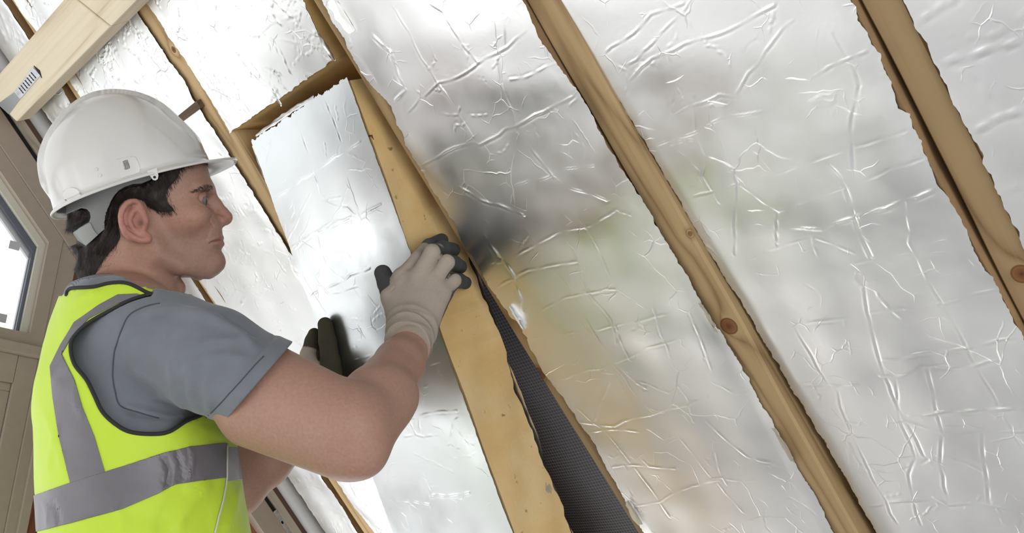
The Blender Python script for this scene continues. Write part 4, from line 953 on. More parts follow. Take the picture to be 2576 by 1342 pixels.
def px_ridges0(V, T, rl):
    n = vnormals(V, T); p = PIX(V); qq = H(V); sel = np.where((qq[:, 0] > .05) & (qq[:, 2] > 0) & (qq[:, 1] > -.12) & (qq[:, 1] < .06))[0]; off = np.zeros(len(V))
    for pts, A, w in rl:
        pts = smooth_poly(pts, False, 6); d = np.full(len(sel), 1e9); pr = np.zeros(len(sel)); k = len(pts) - 1; P_ = p[sel]
        for i in range(k):
            e = pts[i + 1] - pts[i]; z = P_ - pts[i]; t = np.clip((z @ e) / (e @ e + 1e-9), 0, 1); dd_ = np.linalg.norm(z - t[:, None] * e, axis=1); m_ = dd_ < d; d = np.where(m_, dd_, d); pr = np.where(m_, (i + t) / k, pr)
        off[sel] += A * .001 * np.exp(-(d / w) ** 2) * np.clip(np.minimum(pr * 6 + .15, 1), 0, 1)
    return V + n * off[:, None]
MOUTH = [(526, 613), (533, 609), (542, 607), (553, 604.5)]
V = px_ridges0(V, T, [(MOUTH, -2.0, 2.0), ([(530, 606), (542, 600), (553, 596)], .8, 3.0), ([(531, 617), (543, 615), (554, 613)], 1.1, 4.0), ([(535, 626), (546, 627), (553, 630)], -.8, 4.0), ([(536, 540), (531, 549), (530, 558), (536, 568)], -1.7, 2.6), ([(528, 572), (525, 588), (520, 602)], -.8, 4.5), ([(492, 494), (503, 487), (516, 484)], -.9, 1.8), ([(497, 512), (507, 518), (517, 520)], -.6, 2.5)])
# skin colour follows the body: lips, ear, nose redder, beard shadow, colder under-jaw
q = H(V); SK = np.array([.42, .243, .180]); col = np.tile(SK, (len(V), 1))
def mixc(c, w): 
    global col
    w = np.clip(w, 0, 1)[:, None]; col = col * (1 - w) + np.array(c) * w
blob = lambda c, r: np.exp(-((np.linalg.norm(np.stack([q[:, 0], q[:, 1], np.abs(q[:, 2])], 1) - c, axis=1) / r) ** 2))
mixc((.50, .225, .165), blob(hp(560, 548), .02) * .7); mixc((.48, .235, .17), blob(hp(480, 560, .055), .035) * .5)
mixc((.52, .235, .185), (np.linalg.norm(q - ear_c, axis=1) < .055) * (q[:, 2] > .074) * .8)
bw = np.clip((hp(500, 575)[1] - q[:, 1]) / .02, 0, 1) * np.clip((q[:, 0] - hp(385, 600)[0]) / .03, 0, 1) * np.clip((q[:, 1] - hp(480, 712)[1]) / .015, 0, 1)
mixc((.30, .20, .16), bw * (.42 + .12 * vnoise(V, 1500, 3)))
lipd = np.minimum(ell(q, hp(548, 598), (.0125, .0058, .0215)), ell(q, hp(548, 614), (.0125, .0068, .0195)))
mixc((.40, .165, .135), np.clip(-lipd / .0012 + .6, 0, 1) * .85)
pm = PIX(V); fm = (q[:, 0] > .05) & (q[:, 2] > -.002)
dm = np.full(len(V), 99.); smo = smooth_poly(MOUTH, False, 4)
for a_, c_ in zip(smo[:-1], smo[1:]):
    e_ = c_ - a_; t_ = np.clip(((pm - a_) @ e_) / (e_ @ e_), 0, 1); dm = np.minimum(dm, np.linalg.norm(pm - a_ - t_[:, None] * e_, axis=1))
LIPP = np.array([(527, 612), (537, 603), (547, 597), (553, 594), (562, 597), (562, 620), (552, 622), (540, 619)], float)
mixc((.41, .185, .15), np.clip(-polysd(pm, LIPP) / 2.5 + .5, 0, 1) * fm * .75)
mixc((.13, .05, .04), np.exp(-(dm / 1.5) ** 2) * fm * .9)  # shade between the lips painted in as a dark line
mixc((.22, .09, .07), blob(hp(556, 562.5, .0068), .0035) * .9); mixc((.16, .07, .055), blob(hp(355, 562, .082), .0062) * .85)  # nostril and ear canal shade painted as dark spots
mixc((.46, .25, .185), np.clip(.5 + vnoise(V, 60, 5), 0, 1) * .3)
M_SKIN = col_mat('skin', .5, 220, .00025, .12, .35, var=.14)
mk('body', V, T, M_SKIN, man, True, col)
print('body', len(V), len(T))
# eyes
M_EYE = plain('eye_white', (.62, .58, .54), .15)
m, nt, p = new_mat('eyeball'); p.inputs['Roughness'].default_value = .2; p.inputs['Specular IOR Level'].default_value = .3
tc = nt.nodes.new('ShaderNodeTexCoord'); dd = nt.nodes.new('ShaderNodeVectorMath'); dd.operation = 'DISTANCE'; nt.links.new(tc.outputs['Object'], dd.inputs[0]); dd.inputs[1].default_value = (EYE_R * SCL, 0, 0)
nt.links.new(ramp(nt, math_node(nt, 'DIVIDE', dd.outputs['Value'], .0122), [(0, (.01, .01, .01)), (.20, (.01, .01, .01)), (.24, (.14, .10, .07)), (.66, (.08, .06, .045)), (.72, (.25, .22, .205)), (1, (.19, .15, .135))]), p.inputs['Base Color'])
for sg in (1, -1):
    e = EYE * np.array([1, 1, sg]); bm = bmesh.new(); bmesh.ops.create_uvsphere(bm, u_segments=24, v_segments=16, radius=EYE_R * SCL)
    me = bpy.data.meshes.new('eyeball'); bm.to_mesh(me); bm.free(); me.materials.append(m); me.polygons.foreach_set('use_smooth', np.ones(len(me.polygons), bool))
    o = bpy.data.objects.new('eyeball', me); COL.objects.link(o); L = Matrix.Identity(4); c = hx(e)
    for i in range(3):
        L[i][0], L[i][1], L[i][2], L[i][3] = HF[i], HL[i], HU[i], c[i]
    o.matrix_world = L; bpy.context.view_layer.update(); o.parent = man; o.matrix_parent_inverse = man.matrix_world.inverted()
# ---- clothes
def mirror_pix(P):
    q = Tq(P); q[:, 2] = np.abs(q[:, 2]); return PIX(tx(q))
def hmirror_pix(P):
    q = H(P); q[:, 2] = np.abs(q[:, 2]); return PIX(hx(q))
def px_ridges(V, T, ridges, facing=True):
    n = vnormals(V, T); p = PIX(V); view = V - np.array([0, 0, CZ]); view /= np.linalg.norm(view, axis=1)[:, None]
    f = np.clip(-(n * view).sum(1) * 2.5, 0, 1) if facing else 1.0; off = np.zeros(len(V))
    for pts, A, w in ridges:
        pts = smooth_poly(pts, False, 5); d = np.full(len(V), 1e9); pr = np.zeros(len(V)); k = len(pts) - 1
        bb = (p[:, 0] > pts[:, 0].min() - 4 * w) & (p[:, 0] < pts[:, 0].max() + 4 * w) & (p[:, 1] > pts[:, 1].min() - 4 * w) & (p[:, 1] < pts[:, 1].max() + 4 * w)
        if not bb.any(): continue
        pb, db, qb = p[bb], d[bb], pr[bb]
        for i in range(k):
            e = pts[i + 1] - pts[i]; z = pb - pts[i]; t = np.clip((z @ e) / (e @ e + 1e-9), 0, 1); dd_ = np.linalg.norm(z - t[:, None] * e, axis=1)
            m_ = dd_ < db; db = np.where(m_, dd_, db); qb = np.where(m_, (i + t) / k, qb)
        off[bb] += A * .001 * np.exp(-(db / w) ** 2) * np.clip(np.minimum(qb, 1 - qb) * 5 + .1, 0, 1)
    return V + n * (off * f)[:, None]
CUF_A, CUF_B = W(690, 915, 1.47), W(540, 1090, 1.49); cn_ = nrm(np.cross(CUF_B - CUF_A, ray(615, 1002))); cn_ = cn_ if cn_ @ (ELR - SHR) > 0 else -cn_
CUFC = (CUF_A + CUF_B) / 2
ul_ = nrm(ELL - SHL); CUFL = SHL + (ELL - SHL) * .52
def sleeve_r(P):
    return chain(P, [(SHR - nrm(ELR - SHR) * .02, .068), (SHR + (ELR - SHR) * .3, .0685), (SHR + (ELR - SHR) * .75, .0655)], .02)
def shirt_sdf(P):
    d = torso_sdf(P) - .007
    s_ = smin(sleeve_r(P), rc(P, SHL, .066, ELL, .062), .01)
    d = smin(d, s_, .028)
    return d
V, Q = mesh_sdf(shirt_sdf, lo - .04, hi + .05, .005); T = tri(Q); V = project(shirt_sdf, V, 1)
cuf = (V - CUFC) @ cn_; armd = sleeve_r(V); onarm = (armd < .03) & ((V - SHR) @ nrm(ELR - SHR) > .05)
val = np.where(onarm, cuf, -1.0); V, T = clip(V, T, val)
lft = (np.linalg.norm(V - SHL - np.outer((V - SHL) @ ul_, ul_), axis=1) < .10) & ((V - SHL) @ ul_ > .05)
V, T = clip(V, T, np.where(lft, (V - CUFL) @ ul_, -1.0)); V, T = clip(V, T, zf(.86) - Tq(V)[:, 1])
NECKS = np.array([(150,725),(179,706),(235,700),(274,694),(309,694),(335,702),(373,722),(405,734),(440,740),(640,742),(640,560),(100,560)], float)
V, T = clip(V, T, np.where(Tq(V)[:, 1] > tp(250, 830)[1], -polysd(mirror_pix(V), NECKS), -99.))
seam = (V - CUFC) @ cn_; onarm = (sleeve_r(V) < .03) & ((V - SHR) @ nrm(ELR - SHR) > .04)
n = vnormals(V, T); V = V + n * (np.where(onarm, .0018 * np.clip((seam + .022) / .002, 0, 1) - .0012 * np.exp(-((seam + .0235) / .0022) ** 2), 0))[:, None]
V = V + n * (.0012 * vnoise(V, 70, 9) + .0006 * vnoise(V, 160, 10))[:, None]
dT = torso_sdf(V); wS = np.clip((polysd(mirror_pix(V), np.array([(366,744),(330,755),(297,771),(223,813),(186,848),(178,877),(188,917),(218,956),(238,996),(257,1035),(287,1065),(326,1087),(381,1093),(425,1087),(469,1060),(520,1035),(560,960),(545,860),(515,800),(480,771),(430,748),(395,741)], float)) + 4) / 14, 0, 1) * np.clip((.055 - dT) / .02, 0, 1) * np.clip((.09 - (V - SHR) @ nrm(ELR - SHR)) / .03, 0, 1) * np.clip((392 - mirror_pix(V)[:, 0]) / 22, 0, 1)
V = V - vnormals(V, T) * (np.clip(dT - .008, 0, .04) * wS)[:, None]
SH_R = [([(430,790),(520,800),(600,835),(640,870)],3.5,14), ([(470,880),(540,860),(610,860),(650,880)],3.0,12), ([(450,940),(530,900),(620,900)],2.2,14), ([(350,800),(420,775),(500,790),(560,815)],2.4,12), ([(300,1020),(370,1040),(430,1050),(470,1045)],4,11), ([(310,1050),(360,1060),(420,1062)],-3,9),
        ([(470,1030),(440,980),(430,900)],2.5,14), ([(500,1050),(480,990),(480,930)],2.0,12), ([(290,870),(340,830),(400,800)],1.6,12), ([(530,1040),(520,980),(530,930)],1.6,12), ([(380,1000),(430,1000),(480,1030)],2.2,12), ([(560,790),(600,820),(650,850)],-2.5,10), ([(330,940),(390,960),(430,1010)],1.8,14)]
SH_R = [(a_, A_ * 1.9, w_ * .8) for a_, A_, w_ in SH_R]
V = px_ridges(V, T, SH_R); Vs, Ts = V, T
V2, T2 = thicken(V, T, .0022)
M_SHIRT = plain('grey_polo_cotton', (.175, .19, .215), .92, noise=.06, nscale=25, sheen=.25, spec=.15)
nt = M_SHIRT.node_tree; p = nt.nodes['Principled BSDF']; w1 = N(nt, 'ShaderNodeTexVoronoi', Scale=700.0); nt.links.new(mapped(nt, (1, 1, 1)), w1.inputs['Vector']); bump(nt, w1.outputs['Distance'], p, .0003, .5)
shirt = mk('polo_shirt', V2, T2, M_SHIRT, man, True)
bvS = BVHTree.FromPolygons([tuple(v) for v in Vs], [tuple(t) for t in Ts])
def cast(bv, px, py, off=0.0, default=None):
    d = Vector(ray(px, py)).normalized(); h_ = bv.ray_cast(Vector((0, 0, CZ)), d)
    if h_[0] is None:
        if default is None: return None
        c = W(px, py, default); r_ = bv.find_nearest(Vector(c)); return np.array(r_[0]) + off * np.array(r_[1])
    n_ = np.array(h_[1]); n_ = n_ if n_ @ np.array(d) < 0 else -n_
    return np.array(h_[0]) + off * n_
pts = [cast(bvS, x, y, .0004, 1.55) for x, y in smooth_poly([(402,764),(365,772),(326,793),(307,828),(294,865),(287,892),(284,946),(290,985),(302,1020),(340,1035),(400,1052)], False, 5)]
b = MB(); b.tube(pts, .0009, 6); b.build('sleeve_seam', plain('seam_thread', (.07, .075, .09), .9), shirt, True)
pts = [cast(bvS, x, y, .0004, 1.47) for x, y in smooth_poly([(664,897),(640,921),(610,955),(555,1015),(510,1060),(496,1071)], False, 5)]
b = MB(); b.tube(pts, .0008, 6); b.build('hem_stitch', bpy.data.materials['seam_thread'], shirt, True)
# collar
CT = [(187,716,0),(198,706,.036),(232,694,.064),(275,688,.080),(316,693,.084),(350,708,.076),(384,736,.052),(425,776,0)]
CB = [(172,750,0),(182,744,.038),(214,735,.068),(262,726,.084),(312,722,.088),(350,733,.081),(390,758,.058),(440,800,0)]
def ring(L): 
    a = [hp(*p) for p in L]; return np.array(a + [x * np.array([1, 1, -1]) for x in a[-2:0:-1]])
ct, cb = smooth_poly(ring(CT), True, 8), smooth_poly(ring(CB), True, 8); n_ = len(ct); cen = (ct + cb).mean(0) / 2
rows = [(1.0, 0, .000), (1.0, -.002, .003), (1.0, .0, .0045), (.92, 0, .007), (.75, 0, .0085), (.5, 0, .009), (.25, 0, .0085), (0, 0, .008), (0, 0, .005), (.5, 0, .005), (.9, 0, .000)]
V = []
axis = nrm(ct.mean(0) - cb.mean(0))
for t, dz, o_ in rows:
    r_ = cb + (ct - cb) * t; out = r_ - ct.mean(0); out -= np.outer(out @ axis, axis); out /= np.linalg.norm(out, axis=1)[:, None]; V.append(hx(r_ + out * o_ + axis * dz))
V = np.concatenate(V); m_ = len(rows)
F = np.array([(i * n_ + j, i * n_ + (j + 1) % n_, (i + 1) * n_ + (j + 1) % n_, (i + 1) * n_ + j) for i in range(m_ - 1) for j in range(n_)])
m, nt, p = new_mat('ribbed_collar'); p.inputs['Roughness'].default_value = .9
tc = nt.nodes.new('ShaderNodeTexCoord'); wv = N(nt, 'ShaderNodeTexWave', Scale=230.0); wv.wave_type = 'BANDS'; wv.bands_direction = 'X'; nt.links.new(tc.outputs['Object'], wv.inputs['Vector'])
nt.links.new(ramp(nt, wv.outputs['Fac'], [(0, (.15, .165, .195)), (1, (.27, .29, .33))]), p.inputs['Base Color']); bump(nt, wv.outputs['Fac'], p, .0006)
tag(mk('collar', V, F, m, shirt), 'ribbed grey polo collar standing above the vest')
# ---- hi-vis vest
def vest_sdf(P): return torso_sdf(P) - .0175
V, Q = mesh_sdf(vest_sdf, tx((.1, zf(.75), 0)) - np.array([.42, .42, 0]), tx((.1, .14, 0)) + np.array([.42, .42, .0]), .006); T = tri(Q); V = project(vest_sdf, V, 1)
n = vnormals(V, T); V = V + n * (.0016 * vnoise(V, 45, 21) + .0008 * vnoise(V, 110, 22))[:, None]
VE_R = [([(440,1342),(470,1280),(530,1210)],5,13), ([(392,1342),(430,1270),(470,1225)],-3.5,14), ([(300,1342),(310,1310),(290,1275)],2.5,14), ([(560,1130),(555,1230),(530,1342)],3,12), ([(600,1220),(585,1290),(565,1342)],4,10), ([(110,1030),(140,1110),(160,1190)],2.4,9), ([(150,1070),(130,1130),(120,1200)],2.2,8), ([(120,960),(150,930),(170,880)],1.6,9),
        ([(150,850),(190,800),(250,760)],2,10), ([(180,770),(210,745),(260,735)],2,8), ([(130,880),(160,830),(200,790)],-1.6,8), ([(410,1150),(425,1190),(415,1230)],-3.5,7), ([(440,1130),(455,1175),(450,1215)],-3.0,6), ([(478,1125),(482,1165),(470,1212)],2.5,6), ([(300,1180),(330,1160),(380,1150)],1.5,9), ([(130,1260),(145,1290),(150,1325)],-2.5,7), ([(110,1260),(120,1290),(122,1330)],2.0,6), ([(500,1080),(540,1090),(570,1105)],2,10), ([(200,940),(190,1000),(215,1060)],1.5,10)]
V = px_ridges(V, T, VE_R); Vv0, Tv0 = V, T
bvV = BVHTree.FromPolygons([tuple(v) for v in V], [tuple(t) for t in T])
ARM = smooth_poly([(366,744),(330,755),(297,771),(223,813),(186,848),(178,877),(188,917),(218,956),(238,996),(257,1035),(287,1065),(326,1087),(381,1093),(425,1087),(469,1060),(520,1035),(555,970),(545,880),(515,810),(480,771),(430,748),(395,741)], True, 6)
NECK = np.array([(168,745),(179,727),(235,723),(274,714),(309,712),(335,719),(373,738),(405,744),(440,750),(490,772),(640,790),(640,600),(100,600),(120,745)])
q = mirror_pix(V); V, T = clip(V, T, -polysd(q, ARM)); q = mirror_pix(V)
V, T = clip(V, T, np.where(Tq(V)[:, 1] > tp(250, 830)[1], -polysd(q, NECK), -99.)); V, T = clip(V, T, zf(.84) - Tq(V)[:, 1])
Vv, Tv = V, T
V2, T2 = thicken(V, T, .0012)
m, nt, p = new_mat('fluorescent_yellow_polyester'); p.inputs['Base Color'].default_value = (.55, .755, .04, 1); p.inputs['Roughness'].default_value = .62; p.inputs['Sheen Weight'].default_value = .15
wv = N(nt, 'ShaderNodeTexVoronoi', Scale=900.0); nt.links.new(mapped(nt, (1, 1, 1)), wv.inputs['Vector']); bump(nt, wv.outputs['Distance'], p, .0002, .4)
vest = mk('hi_vis_vest', V2, T2, m, man, True)
M_REFL = plain('retroreflective_tape', (.165, .155, .172), .45, metal=.2, noise=.06, nscale=30, bmp=.0004)
Vf, Tf = subdiv(Vv, Tv, np.ones(len(Tv), bool)); Vf, Tf = subdiv(Vf, Tf, np.ones(len(Tf), bool))
def stripe(poly, off=.0016, side=None):
    q = mirror_pix(Vf); val = polysd(q, np.array(poly, float))
    if side: val = np.maximum(val, -side * Tq(Vf)[:, 2] * 1000)
    W_, Tt = clip(Vf, Tf, val)
    if not len(Tt): return
    n = vnormals(W_, Tt); W_ = W_ + n * off; a, c = thicken(W_, Tt, .0010)
    return mk('reflective_stripe', a, c, M_REFL, vest, True)
stripe([(20,1268),(80,1250),(178,1215),(265,1188),(415,1139),(479,1124),(567,1115),(567,1203),(494,1212),(440,1220),(400,1242),(307,1282),(183,1316),(90,1339),(20,1352)])
stripe([(571,1126),(680,1126),(680,1200),(571,1212)], .0010)
stripe([(345,740),(297,742),(247,769),(188,811),(154,867),(127,922),(134,1001),(149,1099),(178,1217),(265,1190),(238,1099),(208,1025),(188,956),(156,892),(178,853),(223,803),(297,764),(358,744)], .0014, 1)
M_TRIM = plain('black_binding', (.018, .018, .018), .75); M_PALE = plain('white_piping', (.66, .68, .60), .6)
def trimtube(name, px, r, mat, off=.001, mirror=True, closed=False, dflt=1.55):
    pts = [cast(bvV, x, y, off, dflt) for x, y in px]
    pts = [p_ for i, p_ in enumerate(pts) if i == 0 or np.linalg.norm(p_ - pts[i - 1]) < .09]
    if closed: pts = pts + [pts[0]]
    b = MB(); b.tube(pts, r, 8); b.build(name, mat, vest, True)
    if mirror:
        b = MB(); b.tube([tx(Tq(p_[None])[0] * np.array([1, 1, -1])) for p_ in pts], r, 8); b.build(name, mat, vest, True)
def inset(poly, k): c = poly.mean(0); return c + (poly - c) * k
arm3 = []
qv = Tq(Vv0); near = qv[:, 2] > 0; pv = PIX(Vv0)
trimtube('armhole_binding', ARM, .0028, M_TRIM, .0005, True, True)
trimtube('neck_binding', smooth_poly(NECK[:9], False, 5), .0028, M_TRIM, .0008)
trimtube('side_piping', smooth_poly([(569,1117),(568,1170),(567,1212),(558,1262),(548,1300),(538,1342)], False, 4), .0014, M_PALE, .002, False)
# ---- trousers and boots (below the picture)
def trouser_sdf(P):
    d = legs_sdf(P, .014); q = Tq(P); t = torso_sdf(P) - .010; t = smax(t, q[:, 1] - zf(1.0), .01); return smin(d, t, .03)
V, Q = mesh_sdf(trouser_sdf, tx((.1, zf(.02), 0)) - np.array([.42, .42, 0]), tx((.1, zf(1.05), 0)) + np.array([.42, .42, .0]), .011); T = tri(Q); V, T = clip(V, T, zf(.06) - Tq(V)[:, 1])
V2, T2 = thicken(V, T, .003); mk('work_trousers', V2, T2, plain('navy_work_cotton', (.03, .035, .055), .9, noise=.15), man, True)
for k_, (h_, kn_, a_) in enumerate(LEGS):
    def boot_sdf(P, a_=a_):
        q = Tq(P); A = np.array([a_[0], 0, a_[2]])
        d = rc(q, A + [0, zf(.15), 0], .048, A + [0, zf(.07), 0], .045); d = smin(d, rc(q, A + [0, zf(.055), 0], .047, A + [.15, zf(.045), 0], .043), .03)
        sole = smax(smax(ell(q, A + [.06, zf(.015), 0], (.155, .05, .055)), np.abs(q[:, 1] - zf(.013)) - .012, .002), -9, 0)
        return smax(smin(d, sole, .004), zf(.001) - q[:, 1], .001)
    c = tx((a_[0], zf(0), a_[2])); V, Q = mesh_sdf(boot_sdf, c - np.array([.26, .26, .01]), c + np.array([.26, .26, .25]), .006)
    mk('work_boot', V, tri(Q), plain('brown_boot_leather', (.10, .055, .03), .55, noise=.1), man, True)

# ---- hard hat
def hatl(px, py): return np.array([(px - 325) * .945 + (py - 474) * -.328, (px - 325) * -.328 - (py - 474) * .945])
OUTL = [(150,535),(143,505),(131,470),(124,430),(125,400),(136,366),(152,335),(175,303),(205,273),(240,252),(275,243),(310,240),(345,244),(380,255),(412,274),(442,302),(466,326),(488,350),(503,370),(513,386),(521,405)]
ol = np.array([hatl(*p) for p in OUTL]); ol = smooth_poly(ol, False, 6); it = ol[:, 1].argmax(); HT = ol[it, 1]; XT = ol[it, 0]
bk = ol[:it + 1]; fr_ = ol[it:][::-1]
hat_o = hp(325, 474); px_m = .609e-3
hx_ = np.array([.945, .328, 0]); hu_ = np.array([-.328, .945, 0]); hl_ = np.array([0, 0, 1.0])
NPH = 120; rows = []
levels = HT * np.sin(np.linspace(0.0, math.pi / 2, 40)[:-1])
def hat_row(u, grow=0.0, du=0.0, peak=None):
    xb = np.interp(u, bk[:, 1], bk[:, 0]); xf = np.interp(u, fr_[:, 1], fr_[:, 0]); t = max(0.0, 1 - (max(u, 0) / HT) ** 2.5) ** (1 / 2.5); wd = .1115 / px_m * t
    ph = np.linspace(0, 2 * math.pi, NPH, endpoint=False); out = []
    for a in ph:
        c_, s_ = math.cos(a), math.sin(a); ex = 2.0 / 2.15
        cx2 = math.copysign(abs(c_) ** ex, c_); sx2 = math.copysign(abs(s_) ** ex, s_)
        xc = XT * (u / HT) ** 2 * .4 + 5
        x = xc + (xf - xc if c_ > 0 else xc - xb) * cx2; z = wd * sx2
        g = grow / px_m; k = math.hypot(x - xc, z) + 1e-6; x += (x - xc) / k * g; z += z / k * g; uu = u + du / px_m
        if peak is not None and c_ > 0:
            pk = peak / px_m * max(0, c_) ** 2.2; x += pk; uu += -pk * .10 - abs(z) * .02 * max(0, c_)
        out.append((x, uu, z))
    return np.array(out)
R_ = [hat_row(u) for u in levels[::-1]]
R_ += [hat_row(0, .0012, -.001), hat_row(0, .0050, -.0035, .012), hat_row(0, .0062, -.0050, .034), hat_row(0, .0060, -.0078, .034), hat_row(0, .0030, -.0075, .028), hat_row(0, -.0030, -.004, 0)]
inner = [hat_row(u * .985, -.004) for u in levels[:-4]]
R_ += inner
P_ = np.array(R_); nrw = len(P_)
# raised rib over the crown
V = P_.reshape(-1, 3); lat = V[:, 2] * px_m; rib = np.clip((.037 - np.abs(lat)) / .0035, 0, 1); rib = rib * rib * (3 - 2 * rib)
isout = np.repeat(np.arange(nrw) < len(levels), NPH); hgt = np.clip((V[:, 1] - 30) / 40, 0, 1)
ctr = np.array([XT * .3, 60, 0]); dirn = V - ctr; dirn /= np.linalg.norm(dirn, axis=1)[:, None]
V = V + dirn * (rib * isout * hgt * .0060 / px_m)[:, None]
V = np.concatenate([V, [[XT * .4 + 5, HT + .0060 / px_m, 0], [XT * .4 + 5, HT * .96, 0]]])
F = [(i * NPH + j, (i + 1) * NPH + j, (i + 1) * NPH + (j + 1) % NPH, i * NPH + (j + 1) % NPH) for i in range(nrw - 1) for j in range(NPH)]
top = nrw * NPH; T3 = [(top, j, (j + 1) % NPH) for j in range(NPH)] + [(top + 1, (nrw - 1) * NPH + (j + 1) % NPH, (nrw - 1) * NPH + j) for j in range(NPH)]
VH = hx(hat_o + px_m * (V[:, :1] * hx_ + V[:, 1:2] * hu_ + V[:, 2:] * hl_)); TH_ = np.concatenate([tri(np.array(F)), np.array(T3)])
m, nt, p = new_mat('white_hat_plastic'); p.inputs['Base Color'].default_value = (.66, .645, .62, 1); p.inputs['Roughness'].default_value = .22; p.inputs['Coat Weight'].default_value = .3; p.inputs['Coat Roughness'].default_value = .08
nz = N(nt, 'ShaderNodeTexNoise', Scale=55.0, Detail=5.0); nt.links.new(mapped(nt, (1, 1, 1)), nz.inputs['Vector']); nt.links.new(ramp(nt, nz.outputs[0], [(.3, (.20,) * 3), (.7, (.25,) * 3)]), p.inputs['Roughness']); M_HAT = m
hat = mk('hard_hat', VH, TH_, M_HAT, man, True)
tag(hat, 'white plastic hard hat with a grey head strap')
nout = (len(levels) + 2) * NPH
VHo, THo = VH, TH_[(TH_ < nout).all(1) | (TH_[:, 0] == top)]
bvH = BVHTree.FromPolygons([tuple(v) for v in VHo], [tuple(t) for t in THo])
sel = np.ones(len(THo), bool)
V3, T3_ = VHo, THo
for _ in range(2): V3, T3_ = subdiv(V3, T3_, np.ones(len(T3_), bool))
def hat_patch(name, poly, off, mat, bulge=0.0, cpx=None, rpx=1.0, sm=True):
    q = PIX(V3); n = vnormals(V3, T3_); qq = H(V3); val = np.where(qq[:, 2] > .02, polysd(q, smooth_poly(poly, True, 4) if sm else np.array(poly, float)), 9.)
    a, t_ = clip(V3, T3_, val)
    if not len(t_): return
    n = vnormals(a, t_); k = np.full(len(a), off)
    if bulge: k = k + bulge * np.clip(1 - (np.linalg.norm(PIX(a) - np.array(cpx), axis=1) / rpx) ** 2, 0, 1)
    a = a + n * k[:, None]; a, t_ = thicken(a, t_, off + .0008 + bulge); return mk(name, a, t_, mat, hat, True)
hat_patch('slot_boss', [(291,408),(300,399),(335,394),(346,404),(352,432),(318,444),(306,450)], .0016, M_HAT)
hat_patch('accessory_slot', [(308,406),(322,402),(328,424),(314,429)], .0024, plain('slot_shade', (.36, .34, .32), .5), sm=False)
hat_patch('vent_bump', [(182 + 23 * math.cos(a_), 490 + 20 * math.sin(a_)) for a_ in np.linspace(0, 6.28, 13)[:-1]], .0005, M_HAT, .0040, (182, 490), 34)
for sl in (([(237,424),(245,422),(247,428),(240,431)]), ([(246,440),(254,437),(257,443),(249,447)])): hat_patch('small_nub', sl, .0016, M_HAT)
# lug with a hole under the rim
lc_ = cast(bvH, 384, 431, .001, 1.6); rn = nrm(hx((0, 0, 1.0)) - hx((0, 0, 0.))); rf = nrm(hx(hx_) - hx((0, 0, 0.))); ru = nrm(hx(hu_) - hx((0, 0, 0.)))
b = MB(); outl = [(-.0078, .006), (.0072, .006), (.0055, -.006), (.003, -.0105), (-.001, -.0115), (-.0042, -.0095), (-.006, -.003)]
b.prism([lc_ + rf * x + ru * (y - .004) - rn * .0015 for x, y in outl], [lc_ + rf * x + ru * (y - .004) + rn * .0015 for x, y in outl]); lug = b.build('strap_lug', M_HAT, hat, bevel=.0004)
b = MB(); hc_ = lc_ + ru * -.0105 + rf * -.0005; b.tube([hc_ + rn * .0012, hc_ + rn * .0018], .0021, 12); b.build('lug_hole', M_BLACK, lug)
# ---- hair, eyebrows
q = H(VB := np.array([v.co for v in bpy.data.objects['body'].data.vertices])); 
TBm = np.array([list(p_.vertices) for p_ in bpy.data.objects['body'].data.polygons])
keepv = (q[:, 1] > -.13); tk = TBm[keepv[TBm].all(1)]; us = np.unique(tk); mpv = np.full(len(VB), -1); mpv[us] = np.arange(len(us)); VHd, THd = VB[us], mpv[tk]
HAIR = np.array([(495,405),(468,418),(453,430),(446,447),(432,464),(421,478),(417,495),(424,512),(438,529),(420,533),(400,533),(385,527),(372,519),(362,506),(348,502),(335,499),(320,501),(306,511),(298,528),(296,552),(299,575),(302,598),(292,618),(272,640),(254,665),(240,690),(228,704),(200,712),(120,640),(100,500),(100,300),(300,220),(480,300),(515,395)])
qh = H(VHd); hatu = (qh - hat_o) @ hu_; hpix = PIX(hx(np.stack([qh[:, 0], qh[:, 1], np.abs(qh[:, 2])], 1))); sd = polysd(hpix, smooth_poly(HAIR, True, 4))
nH = vnormals(VHd, THd); th = (.0012 + .0085 * np.clip(-sd / 30, 0, 1)) * np.clip(1.1 + .5 * vnoise(VHd, 260, 4), .4, 1.6)
th *= np.clip(1 - (hatu - .000) / .010, .12, 1); STRP = [(392,436),(380,452),(356,462),(335,463),(314,470),(298,480),(287,493),(278,508),(274,521),(272,540),(270,558),(264,576),(245,592),(228,606),(216,619),(195,605),(183,586),(199,574),(212,566),(224,559),(228,547),(226,535),(218,526),(203,524),(180,533),(150,545),(140,500),(250,430),(330,395)]
sstr = polysd(hpix, np.array(STRP, float)); th = np.where(sstr < 4, np.minimum(th, .004), th)
